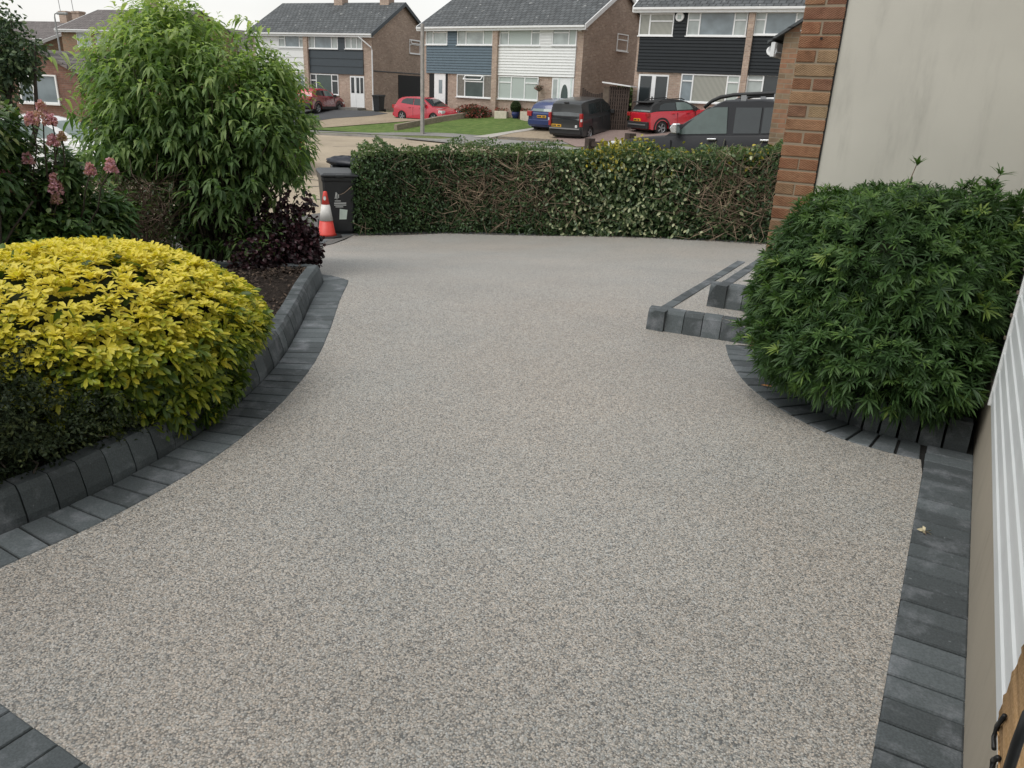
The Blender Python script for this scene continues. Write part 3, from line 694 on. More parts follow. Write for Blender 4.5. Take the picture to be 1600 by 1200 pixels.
# --- house with blue-grey and white halves (middle)
h2o = np.array([-31.05, 42.23]); du2 = np.array([11.55, -1.28])
H2 = House('semi_detached_house', 'pair of brick semis boarded blue grey on one half and white on the other', 'house', h2o, du2, 0., 'semi-detached houses across the road')
H2.shell(11.62, 7.6, 5.05, E_, M['ybrick'], M['tiles']); H2.barge(11.62, M['fascia']); H2.barge(0, M['fascia'])
R = H2.rect
wl1, wl2, wr1, wr2 = R(666.3, 42.2, 700, 69.8), R(715.4, 41.6, 771, 70.3), R(781.6, 41.6, 845.3, 71.3), R(864, 41.6, 902, 71.3)
H2.window(wl1, [(.33, 0, 'pale'), (.67, .3, 'pale')], -.03); H2.window(wl2, [(.25, 0, 'pale'), (.52, .28, 'pale', .5), (.25, 0, 'net')], -.03)
H2.window(wr1, [(.22, .32, 'pale'), (.6, 0, 'net'), (.2, .32, 'pale')], -.03); H2.window(wr2, [(.7, .32, 'pale'), (.3, 0, 'net')], -.03)
cb = H2.px(700, 114.8)[1]; pu0, pu1 = H2.px(771.5, 90)[0]+.03, H2.px(780.5, 90)[0]-.03
H2.cladding(.28, pu0, cb, 5.0, bluegrey, (wl1, wl2)); H2.cladding(pu1, H2.px(900, 90)[0], cb, 5.0, whitec, (wr1, wr2))
MB().box(pu0, pu1, -.22, .05, -.6, 5.0).build('brick_pillar', M['ybrick'], H2.root)
H2.window(R(714.4, 116.6, 769.8, 152.3), [(.22, 0, 'slat'), (.55, .3, 'green', .75), (.23, 0, 'slat')], -.02)
H2.window(R(779, 119.4, 841.6, 155.6), [(.32, .27, 'net'), (.34, 0, 'net'), (.32, .27, 'net')], -.02)
r = R(679, 114.8, 696.3, 168); H2.door(r[0], r[1], .05, r[3], 'small')
rd = R(671, 115, 679, 166); MB().box(rd[0], rd[1], -.02, .03, .02, rd[3]).build('recess', M['dark'], H2.root)
rd = R(696.3, 115, 699.5, 166); MB().box(rd[0], rd[1], -.02, .03, .02, rd[3]).build('recess', M['dark'], H2.root)
r = R(862.2, 121.5, 896, 168); H2.door(r[0], r[1], .05, r[3], 'oval')
a = H2.pxg(965, 51.8, 11.62); b = H2.pxg(979.5, 81, 11.62); H2.window((a[0], b[0], b[1], a[1]), [(1, .35, 'pale')], 11.62, axis='g')
u, z = H2.px(907.5, 44); al = MB().box(u-.1, u+.1, -.1, 0, z-.15, z+.12); al.build('security_light', M['white'], H2.root)
u, z = H2.px(844, 133); 
# --- house with slate half (left)
h1r = np.array([-36.82, 44.18]); du1 = np.array([.9976, .07]); 
H1 = House('semi_detached_house', 'pair of brick semis with dark slate panel and white panel beyond the tall bush', 'house', h1r-du1*10.6, du1, -.25, 'semi-detached houses across the road')
H1.shell(10.6, 7.5, 5.05, E_, M['ybrick'], M['tiles']); H1.barge(10.6, slate)
R = H1.rect
wa, wb_, wc = R(482.5, 51.6, 528.4, 76), R(539.7, 51.6, 566.5, 76.5), R(435.6, 51.6, 475, 74)
H1.window(wa, [(.2, 0, 'pale'), (.6, 0, 'grey'), (.2, 0, 'pale')], -.03); H1.window(wb_, [(.35, 0, 'pale'), (.35, .25, 'pale'), (.3, 0, 'pale')], -.03); H1.window(wc, [(.25, .4, 'pale'), (.6, 0, 'grey'), (.15, .4, 'pale')], -.03)
cb = H1.px(520, 115.3)[1]; pu0, pu1 = H1.px(477.5, 90)[0], H1.px(484, 90)[0]
H1.cladding(pu1, H1.px(568, 90)[0], cb, 5.0, slate, (wa, wb_), bd=.5); H1.cladding(.3, pu0, cb, 5.0, whitec, (wc,), bd=.5)
MB().box(pu0, pu1, -.22, .05, -.6, 5.0).build('brick_pillar', M['ybrick'], H1.root)
H1.window(R(485.9, 115.8, 529.4, 147.2), [(.2, .32, 'dark'), (.58, 0, 'green'), (.22, .32, 'dark')], -.02); H1.window(R(440, 114.5, 477, 146), [(.7, 0, 'pale'), (.3, .32, 'grey')], -.02)
r = R(547.8, 118.8, 569.5, 167.8); H1.door(r[0], r[1], r[2], r[3], 'triple'); MB().box(r[0]-.5, r[1]+.1, -1.0, -.01, -.6, r[2]-.02).build('doorstep', M['path'], H1.root)
a = H1.pxg(639.5, 61, 10.6); b = H1.pxg(656, 85, 10.6); H1.window((a[0], b[0], b[1], a[1]), [(1, .36, 'grey', .5)], 10.6, axis='g')
a = H1.pxg(622, 117, 10.6); MB().box(10.59, 10.63, a[0], 7.4, -.5, a[1]).build('garage_door', M['dark'], H1.root)
MB().box(10.59, 10.64, .02, 7.5, a[1]+.12, a[1]+.18).build('flashing', slate, H1.root)
H1.chimney(H1.px(498, 5)[0]-1.3+.3, .75, 1.); H1.chimney(9.3, .75, 1.2, False)
e = H1.px(566, 50); H1.pipe([(e[0]-.05, -.4, 4.75), (10.62, -.1, 4.1), (10.66, -.06, 3.9), (10.66, -.06, -.4)])
# --- black boarded house (right)
h3o = np.array([-15.79, 39.42]); du3 = vpdir(-1700)
H3 = House('semi_detached_house', 'pair of brick semis with black weatherboarding and a round white alarm box', 'house', h3o, du3, .3, 'semi-detached houses across the road')
L3 = 13.2; hz = H3.px(1000, 14.6)[1]; H3.shell(L3, 7.6, hz+.17, E_, M['ybrick'], M['tiles']); H3.barge(0, M['fascia'])
R = H3.rect; top3 = hz+.05
w1, w2, w3 = R(999.5, 20.8, 1053, 55.8), R(1074.4, 18.6, 1168, 56.4), R(1179, 18.6, 1262, 54.7)
H3.window(w1, [(.3, 0, 'strip'), (.7, .35, 'strip')], -.03); H3.window(w2, [(.2, .34, 'pale'), (.6, 0, 'grey'), (.2, .34, 'pale')], -.03); H3.window(w3, [(.2, .34, 'pale'), (.6, 0, 'grey'), (.2, .34, 'pale')], -.03)
cb = H3.px(1070, 114.4)[1]; pu0, pu1 = H3.px(1163, 90)[0], H3.px(1172.5, 90)[0]
H3.cladding(.12, pu0, cb, top3, blackc, (w1, w2)); H3.cladding(pu1, L3-1, cb, top3, blackc, (w3,))
MB().box(pu0, pu1, -.22, .05, -.6, top3).build('brick_pillar', M['ybrick'], H3.root)
H3.window(R(1063, 116.3, 1154.9, 160.8), [(.19, .25, 'grey'), (.6, 0, 'strip'), (.19, .25, 'net')], -.02); H3.window(R(1165.8, 117, 1250, 154), [(.3, .25, 'pale'), (.7, 0, 'dark')], -.02)
r = R(996.3, 116.3, 1043, 172); H3.door(r[0], r[1], .1, r[3], 'patio')
u, z = H3.px(1063, 26.5); MB().lathe([(.001, 0), (.2, 0), (.22, .03), (.2, .08), (.001, .09)], 18, Matrix.Translation((u, -.06, z))@Matrix.Rotation(radians(90), 4, 'X')).build('alarm_box', M['white'], H3.root)
pl_ = MB().box(u-.09, u+.09, -.16, -.145, z-.1, z+.08); pl_.build('badge', GL['net'], H3.root)
# --- far houses on the left
def fp(px, py, dist): v = ray(px, py); return v[:2]/hypot(v[0], v[1])*dist
r_ = fp(80, 140, 84); aw = r_/np.linalg.norm(r_); rt = np.array([-aw[1], aw[0]])*-1; du = rt*.62-aw*.78; o = r_-du*11
FA = House('far_house', 'distant brick house with brown roof, pale verge and aerial chimneys at far left', 'house', o, du, -.3, 'distant houses beyond the tall bush'); Lf = 11.
FA.shell(Lf, 9.6, 4.2, radians(20), M['gbrick'], M['tiles2']); FA.barge(Lf, M['fascia']); FA.chimney(Lf*.76, .9, 1., False); FA.chimney(Lf-1., .9, 1., False)
FA.window(FA.rect(53, 60, 68, 82), [(.6, 0, 'pale'), (.4, 0, 'pale')], -.02)
for u in (Lf*.76, Lf-1.): MB().tube([(u, 4.3, FA.rz+.9), (u-.1, 4.3, FA.rz+2.4), (u-.5, 4.3, FA.rz+2.7)], .03, 5).build('aerial', M['steel'], FA.root)
o = fp(109, 140, 80)
FB = House('far_house', 'distant brown brick house whose windows peep over the left of the tall bush', 'house', o, du, -.3, 'distant houses beyond the tall bush'); Lf = 11.
FB.shell(Lf, 8.4, 5.1, radians(22), M['gbrick'], M['tiles2']); FB.barge(0, M['fascia'])
FB.window(FB.rect(121, 50, 143, 73), [(.5, 0, 'pale'), (.5, 0, 'pale')], -.02); FB.window(FB.rect(150, 50, 171, 73), [(.5, 0, 'pale'), (.5, 0, 'pale')], -.02)
FB.chimney(Lf*.55, .9, 1.)
o = fp(8, 150, 36); r_ = fp(121, 150, 34.5); du = r_-o
BG = House('brick_bungalow', 'low red brick gable with one white window behind the pink flowers', 'bungalow', o, du, -.9); Lf = float(np.linalg.norm(du))
pk = BG.px(60, 82); er = BG.px(121, 116); el = (2*pk[0]-er[0], er[1])
MB().prism([(0, -1), (er[0], -1), (er[0], er[1]), pk, (min(0., el[0]), er[1])], 0, 6).build('wall', M['rbrick'], BG.root)
MB().prism([(er[0]+.3, er[1]-.12), (er[0]+.3, er[1]+.02), (pk[0], pk[1]+.12), (min(0., el[0])-.3, er[1]+.02), (min(0., el[0])-.3, er[1]-.12), (pk[0], pk[1])], -.12, 6.2).build('roof', M['tiles2'], BG.root)
BG.window(BG.rect(31, 116, 91, 161), [(.36, .26, 'grey', .5), (.64, 0, 'grey')], -.02)
o = fp(372, 140, 100); r_ = fp(470, 140, 104); du = r_-o
FC = House('far_house', 'distant dark roofed house just over the right shoulder of the tall bush', 'house', o, du, -.4, 'distant houses beyond the tall bush')
FC.shell(float(np.linalg.norm(du)), 8, 5.1, radians(27), M['gbrick'], M['tiles2'])
FC.window((1, 2.4, 3.2, 4.4), [(.5, 0, 'pale'), (.5, 0, 'pale')], -.02)

# ================================================================== street furniture and small things over the road
p = G(660, 211); cp = thing('concrete_post', 'tall plain concrete post on the verge between two semis', 'post', (p[0], p[1], h(*p)))
zt = AS(659, 37, float(p@W0[:2]))[2]-h(*p)
MB().prism([(-.09, -.3), (.09, -.3), (.07, zt), (-.07, zt)], -.08, .08).build('post', M['concrete'], cp, bevel=.02)
MB().box(-.05, .05, -.09, -.08, 1.2, 1.5).build('access_panel', M['steel'], cp)
p = AS(98, 106, 62); lp = thing('street_lamp', 'slender grey street lamp with sideways lantern in front of the far house', 'street lamp', (p[0], p[1], -.6))
zt = AS(94, 20, 62)[2]+.6
MB().tube([(0, 0, 0), (0, 0, zt*.55), (-.03, 0, zt-.3)], .1, 8, .05).build('column', M['steel'], lp)
rd3 = Vector((R0[0], R0[1], 0))
MB().tube([Vector((-.03, 0, zt-.32)), Vector((0, 0, zt-.1))+rd3*.02, Vector((0, 0, zt))+rd3*.25], .04).build('arm', M['steel'], lp)
MB().box(.2, .95, -.12, .12, zt-.13, zt+.05, Matrix.Rotation(YAW, 4, 'Z')).build('lantern', M['steel'], lp, bevel=.04)

def wheelie(name, label, loc, rz, group='wheelie bins', detail=False):
    t = thing(name, label, 'wheelie bin', loc, rz, group)     # 240 litre: x width .58, y depth .72, front at -y
    b = MB(); w0, w1, d0, d1 = .24, .285, .27, .355
    rows = [(.03, w0-.02, d0-.02), (.08, w0, d0), (.9, w1-.005, d1-.02), (.93, w1+.012, d1), (.985, w1+.012, d1)]
    vs = [];
    for z, w, d in rows:
        c = .04
        for x, y in ((-w+c, -d), (w-c, -d), (w, -d+c), (w, d-c), (w-c, d), (-w+c, d), (-w, d-c), (-w, -d+c)): vs.append((x, y, z))
    fs = [tuple(range(8))[::-1], tuple(range(32, 40))]+[(i*8+j, i*8+(j+1) % 8, i*8+8+(j+1) % 8, i*8+8+j) for i in range(4) for j in range(8)]
    b.add(vs, fs); b.build('body', M['bin'], t, bevel=.012)
    l = MB(); l.add([(-.31, -.39, .99), (.31, -.39, .99), (.31, .36, .99), (-.31, .36, .99), (-.31, -.39, 1.02), (.31, -.39, 1.02), (.31, .36, 1.05), (-.31, .36, 1.05), (-.25, -.3, 1.045), (.25, -.3, 1.045), (.25, .3, 1.075), (-.25, .3, 1.075)],
              [(3, 2, 1, 0), (0, 1, 5, 4), (1, 2, 6, 5), (2, 3, 7, 6), (3, 0, 4, 7), (4, 5, 9, 8), (5, 6, 10, 9), (6, 7, 11, 10), (7, 4, 8, 11), (8, 9, 10, 11)])
    lid = l.build('lid', M['bin'], t, bevel=.012); 
    MB().box(-.07, .07, -.44, -.385, .985, 1.03).build('lid_grip', M['bin'], lid, bevel=.01)
    MB().tube([(-.26, .42, .98), (.26, .42, .98)], .018, 8).build('handle', M['bin'], t)
    for x in (-.25, .25): MB().lathe([(.03, -.03), (.095, -.03), (.1, -.01), (.1, .01), (.095, .03), (.03, .03)], 20, Matrix.Translation((x*1.12, .3, .1))@Matrix.Rotation(radians(90), 4, 'Y')).build('wheel', M['rubber'], t)
    return t
p = G(530, 366)
bin1 = wheelie('wheelie_bin', 'black wheelie bin with white printing standing beside the traffic cone', (p[0]-.1, p[1]+.1, h(*p)), radians(50))
st1 = plain('white_print', (.5, .52, .5), .5); st2 = plain('pale_sticker', (.55, .65, .58), .5)
def on_front(mb, pts):      # marks on the sloping front of the bin
    def f(x, z): return (x, -.272-.078*(z-.08)/.82-.004, z)
    mb.add([f(*q) for q in pts], [tuple(range(len(pts)))])
lg = MB()                  # a crest-like stack of white strokes
for x0, x1, z0, z1, dx in ((-.06, -.045, .62, .72, .0), (-.03, -.018, .64, .7, .0), (-.09, -.075, .63, .74, .02), (-.09, .01, .585, .6, 0), (-.1, .1, .545, .565, 0), (-.1, .1, .515, .53, 0), (-.08, .05, .485, .5, 0)):
    on_front(lg, [(x0, z0), (x1, z0), (x1+dx, z1), (x0+dx, z1)])
lg.build('printed_marks', st1, bin1)
sk = MB(); on_front(sk, [(-.02, .28), (.1, .28), (.12, .44), (-.01, .46)]); sk.build('sticker', st2, bin1)
hp = Vector((p[0], p[1], 0))
q = AS(546, 262, float(p@W0[:2])+1.1)
bin2 = wheelie('wheelie_bin', 'second black wheelie bin with a full rubbish bag on its lid behind the front bin', (q[0], q[1], h(q[0], q[1])), radians(48))
bb = Blob((0, 0, 0), (.33, .24, .1), amp=.35, seed=4); bag = thing('rubbish_bag', 'shiny black rubbish bag lying on the lid of the rear wheelie bin', 'rubbish bag', (q[0]-.1, q[1], h(q[0], q[1])+1.13))
bb.core('bag', plain('bag_plastic', (.012, .015, .024), .4, spec=.4), bag, 1., -9)
MB().tube([(.2, 0, .1), (.27, .02, .16), (.33, .02, .14)], .03, 6, .05).build('tied_neck', plain('bag_plastic', (.014, .017, .026), .22), bag)
p = G(511, 372.5); cone = thing('traffic_cone', 'red and white traffic cone standing in front of the wheelie bin', 'traffic cone', (p[0], p[1], h(*p)+.02))
redp = plain('cone_red', (.62, .06, .045), .45, var=.1); wht = plain('cone_sleeve', (.62, .61, .58), .45, var=.1, scale=14)
def cr(z): return .145-.115*(z-.05)/.7
MB().lathe([(cr(.05)+.02, .04), (cr(.07), .07), (cr(.28), .28)], 28).build('lower_band', redp, cone, smooth=True)
MB().lathe([(cr(.28)+.004, .281), (cr(.54)+.004, .54)], 28).build('reflective_sleeve', wht, cone, smooth=True)
MB().lathe([(cr(.54), .541), (cr(.74), .735), (cr(.75)-.008, .75)], 28).build('upper_band', redp, cone, smooth=True)
bs = MB().prism([(.26*cos(t)*(1 if abs(cos(t)) > .3 else .9), .26*sin(t)) for t in np.linspace(0, 2*pi, 9)[:-1]+pi/8], 0., .04, 'z'); bs.build('base', M['rubber'], cone, bevel=.012)
em = MB(); zz = .66
for k in range(8):
    pass
em.add([((cr(.64+.03*sin(t))+.004)*cos(-1.05+.45*cos(t)), (cr(.64+.03*sin(t))+.004)*sin(-1.05+.45*cos(t)), .645+.035*sin(t)) for t in np.linspace(0, 2*pi, 13)[:-1]], [tuple(range(12))]); em.build('emblem', st1, cone)
p = G(592, 176); fbn = wheelie('wheelie_bin', 'black wheelie bin against the brick gable across the road', (p[0], p[1], h(*p)+.05), .1)

# low wall, planters, pots
a, b, c = G(618, 205), G(690, 191), G(738, 184)
def lowwall(pts, w=.25, hh=.35):
    m = MB(); c = np.array(pts); N = normals2(c)*w/2
    for i in range(len(c)-1):
        za, zb = h(*c[i]), h(*c[i+1])
        m.add([(*(c[i]-N[i]), za-.2), (*(c[i+1]-N[i+1]), zb-.2), (*(c[i+1]+N[i+1]), zb-.2), (*(c[i]+N[i]), za-.2), (*(c[i]-N[i]), za+hh), (*(c[i+1]-N[i+1]), zb+hh), (*(c[i+1]+N[i+1]), zb+hh), (*(c[i]+N[i]), za+hh)],
              [(0, 3, 2, 1), (4, 5, 6, 7), (0, 1, 5, 4), (1, 2, 6, 5), (2, 3, 7, 6), (3, 0, 4, 7)])
    return m
tag(lowwall([a, b, c]).build('low_wall', mat_brick('wall_stone', [(.2, .165, .12), (.27, .22, .165)], (.25, .22, .18)), bevel=.02), 'low weathered garden wall between the two lawns across the road', 'wall')
def planter(px0, px1, py, label, hh=.42, flowers=True):
    a, b = G(px0, py), G(px1, py); m = (a+b)/2; L = float(np.linalg.norm(b-a)); t = thing('planter', label, 'planter', (m[0], m[1], h(*m)), atan2(*(b-a)[::-1]), 'cream planters under the white boarded half')
    x = MB(); x.box(-L/2, L/2, -.2, .2, -.1, hh); x.build('trough', plain('cream_planter', (.55, .5, .4), .8), t, bevel=.02)
    n = 90; P = np.stack([RNG.uniform(-L/2, L/2, n), RNG.uniform(-.15, .15, n), RNG.uniform(hh, hh+.16, n)], 1); d = rdirs(n, .1)
    leafmesh('flowers', P, d, rdirs(n), .1, .07, RNG.random(n), mat_leaf('bedding', [(0, (.03, .06, .02)), (.5, (.06, .1, .03)), (.55, (.3, .03, .03)), (1, (.4, .12, .1))]), t, simple=True)
planter(774, 793, 185.5, 'cream planter of low red flowers left of the blue pot'); planter(814, 832, 186.5, 'cream planter of low flowers between blue pot and blue hatchback')
p = G(805, 186); pot = thing('topiary_pot', 'clipped ball shrub in a glazed blue pot under the white framed window', 'potted plant', (p[0], p[1], h(*p)))
MB().lathe([(.14, 0), (.22, .22), (.23, .38), (.21, .4), (.18, .35)], 18).build('pot', plain('blue_glaze', (.02, .03, .12), .2), pot, smooth=True)
bl = Blob((0, 0, .66), (.28, .28, .32), amp=.06, seed=5); bl.core('inner_foliage', M['core'], pot, .9)
P, O, D_ = bl.pts(900, .12, -1); leafmesh('foliage', P, unit(O+rdirs(900)*.7), rdirs(900), .07, .045, RNG.random(900), mat_leaf('topiary', [(0, (.02, .04, .012)), (1, (.06, .095, .03))]), pot, simple=True)
u, z = H2.px(846.5, 139); hb = thing('hanging_basket', 'small hanging basket on the brick by the green glazed door', 'hanging basket', tuple(H2.root.location+Matrix.Rotation(H2.root.rotation_euler.z, 3, 'Z')@Vector((u, -.3, z-.15))))
MB().lathe([(.02, 0), (.17, .1), (.22, .2)], 12).build('basket', M['oldwood'], hb); MB().tube([(0, .28, .62), (0, 0, .66), (0, 0, .5)], .012).build('bracket', M['black'], hb)
for k in range(3): MB().tube([(.2*cos(k*2.1), .2*sin(k*2.1), .2), (0, 0, .62)], .006).build('chain', M['black'], hb)
P = np.stack([RNG.normal(0, .12, 120), RNG.normal(0, .12, 120), RNG.uniform(.18, .34, 120)], 1); leafmesh('flowers', P, rdirs(120), rdirs(120), .09, .06, RNG.random(120), mat_leaf('basket_flowers', [(0, (.04, .06, .02)), (.6, (.1, .1, .05)), (.65, (.35, .1, .1)), (1, (.5, .4, .35))]), hb, simple=True)
def bush(name, label, px, py, rad, mat, n, L, W, seed, cat='shrub', group=None, zoff=0., amp=.25, core=True):
    p = G(px, py); t = thing(name, label, cat, (p[0], p[1], h(*p)), 0, group); b = Blob((0, 0, rad[2]*.75+zoff), rad, amp=amp, seed=seed)
    if core: b.core('inner_foliage', M['core'], t, .72, -.2)
    P, O, D_ = b.pts(n, .4, -.6); leafmesh('foliage', P, unit(O+rdirs(n)*.8), rdirs(n), L, W, RNG.random(n), mat, t, simple=True)
    st_ = MB()
    for k in range(5): st_.tube([(0, 0, -.1), (rad[0]*.4*cos(k*1.3), rad[1]*.4*sin(k*1.3), rad[2])], .02, 5, .008)
    st_.build('stem', M['bark'], t); return t
rl = mat_leaf('red_bedding', [(0, (.04, .05, .02)), (.4, (.1, .06, .03)), (.5, (.25, .05, .04)), (1, (.3, .09, .07))])
bush('flower_clump', 'clump of rusty red flowers by the nose of the red hatchback', 738, 184, (1.15, .6, .38), rl, 700, .16, .1, 6, 'plant')
gl2 = mat_leaf('mid_green', [(0, (.03, .06, .018)), (.6, (.07, .12, .03)), (1, (.14, .17, .05))])
bush('garden_shrub', 'loose green shrub between the van and the red crossover', 975, 190, (.9, .8, 1.0), gl2, 1400, .2, .1, 7)
bush('golden_shrub', 'small yellow green shrub behind the pickup bonnet', 1048, 196, (.6, .5, .4), mat_leaf('golden', [(0, (.12, .14, .02)), (1, (.4, .36, .06))]), 500, .12, .08, 8)
# gate and lattice porch beside the black boarded house
a = AZ(909, 170, .1); 
def gpt(px, py, s): q = AS(px, py, s); return q
s3 = 41.5
a, b = AS(909, 150, s3+1.5), AS(955, 150, s3+1.2); gz = .25
gt = thing('wooden_gate', 'dark brown boarded gate with a dipped top beside the brick gable', 'gate', (a[0], a[1], gz-.3), atan2(b[1]-a[1], b[0]-a[0])); L = hypot(b[0]-a[0], b[1]-a[1])
zt = AS(909, 137, s3+1.5)[2]-gz+.3
x = MB(); nb = 14
for i in range(nb):
    u = i/(nb-1); top = zt-.28*sin(pi*min(1, u*1.1))+(.0 if u < .9 else .1)
    x.box(L*i/nb+.004, L*(i+1)/nb-.004, 0, .03, 0, top)
x.build('boards', M['wood'], gt); MB().box(0, L, .03, .07, .5, .6).box(0, L, .03, .07, 1.3, 1.4).build('rail', M['wood'], gt)
a, b = AS(950, 185, s3-.6), AS(979, 185, s3-.9)
tr = thing('lattice_porch', 'dark lattice fronted porch with a pale flat roof beside the gate', 'porch', (a[0], a[1], .0), atan2(b[1]-a[1], b[0]-a[0])); L = hypot(b[0]-a[0], b[1]-a[1])
zt = AS(952, 134, s3-.6)[2]
x = MB(); 
for i in range(9): x.box(L*i/8-.04, L*i/8+.04, -.03, .03, -.2, zt)
for k in range(10): x.box(0, L, -.02, .02, .15+k*(zt-.2)/10, .15+k*(zt-.2)/10+.05)
x.build('lattice', M['wood'], tr); MB().box(.02, L-.02, .06, .08, -.2, zt-.05).build('backing', M['dark'], tr)
MB().box(-.35, -.02, .0, 1.3, -.2, zt-.05).build('side_panel', M['oldwood'], tr)
MB().prism([(-.4, zt+.12), (L+.1, zt-.02), (L+.1, zt+.02), (-.4, zt+.18)], -.2, 1.4).build('roof', M['fascia'], tr)
# low rail with two posts behind the hedge
a, b = AS(922, 219, 21.), AS(987, 213, 19.5)
rl_ = thing('low_fence', 'low dark timber rail with square posts just over the hedge', 'fence', (a[0], a[1], h(a[0], a[1])), atan2(b[1]-a[1], b[0]-a[0])); L = hypot(b[0]-a[0], b[1]-a[1]); zr = a[2]-h(a[0], a[1])
for u, e in ((0, .05), (L*.97, .28)): MB().box(u-.1, u+.1, -.1, .1, -.2, zr+e).build('post', M['wood'], rl_, bevel=.01)
MB().prism([(-.05, zr-.16), (L, zr-.02), (L, zr+.1), (-.05, zr-.04)], -.03, .03).build('rail', M['wood'], rl_)

# ================================================================== vehicles (local x forward, y left, z up)
GLC = plain('car_glass', (.02, .027, .028), .06, spec=.7); GLT = plain('car_glass_pale', (.16, .21, .2), .08, spec=.7)
RIM = M['alloy']; LAMPR = plain('red_lamp', (.35, .02, .02), .2, coat=.6); LAMPW = plain('clear_lamp', (.6, .62, .62), .12, spec=.8); PLY = plain('yellow_plate', (.75, .42, .03), .45, var=.05); PLD = plain('plate_letters', (.02, .02, .02), .6)
TRIM = plain('black_trim', (.02, .021, .022), .6)
def wheel(par, x, y, r, w=.2, spokes=5):
    s = 1 if y > 0 else -1
    Mx = Matrix.Translation((x, y, r))@Matrix.Rotation(radians(-90*s), 4, 'X')
    t = MB(); t.lathe([(r*.64, -w/2), (r*.93, -w/2), (r, -w*.32), (r, w*.32), (r*.93, w/2), (r*.66, w/2), (r*.64, w*.3)], 26, Mx); o = t.build('wheel', M['rubber'], par, smooth=2)
    d = MB().lathe([(.01, .0), (r*.64, .0), (r*.64, .02), (.01, .02)], 22, Mx); d.build('brake_disc', M['dark'], o)
    m = MB(); m.lathe([(r*.56, w*.2), (r*.64, w*.46), (r*.67, w*.46), (r*.66, w*.15)], 26, Mx, cap=False); m.lathe([(.02, w*.3), (r*.16, w*.36), (r*.16, w*.1)], 12, Mx)
    for k in range(spokes):
        a = 2*pi*k/spokes
        m.prism([(r*.1, -r*.07), (r*.6, -r*.11), (r*.6, r*.11), (r*.1, r*.07)], w*.2, w*.38, 'z', Mx@Matrix.Rotation(a, 4, 'Z'))
    m.build('rim', RIM, o)
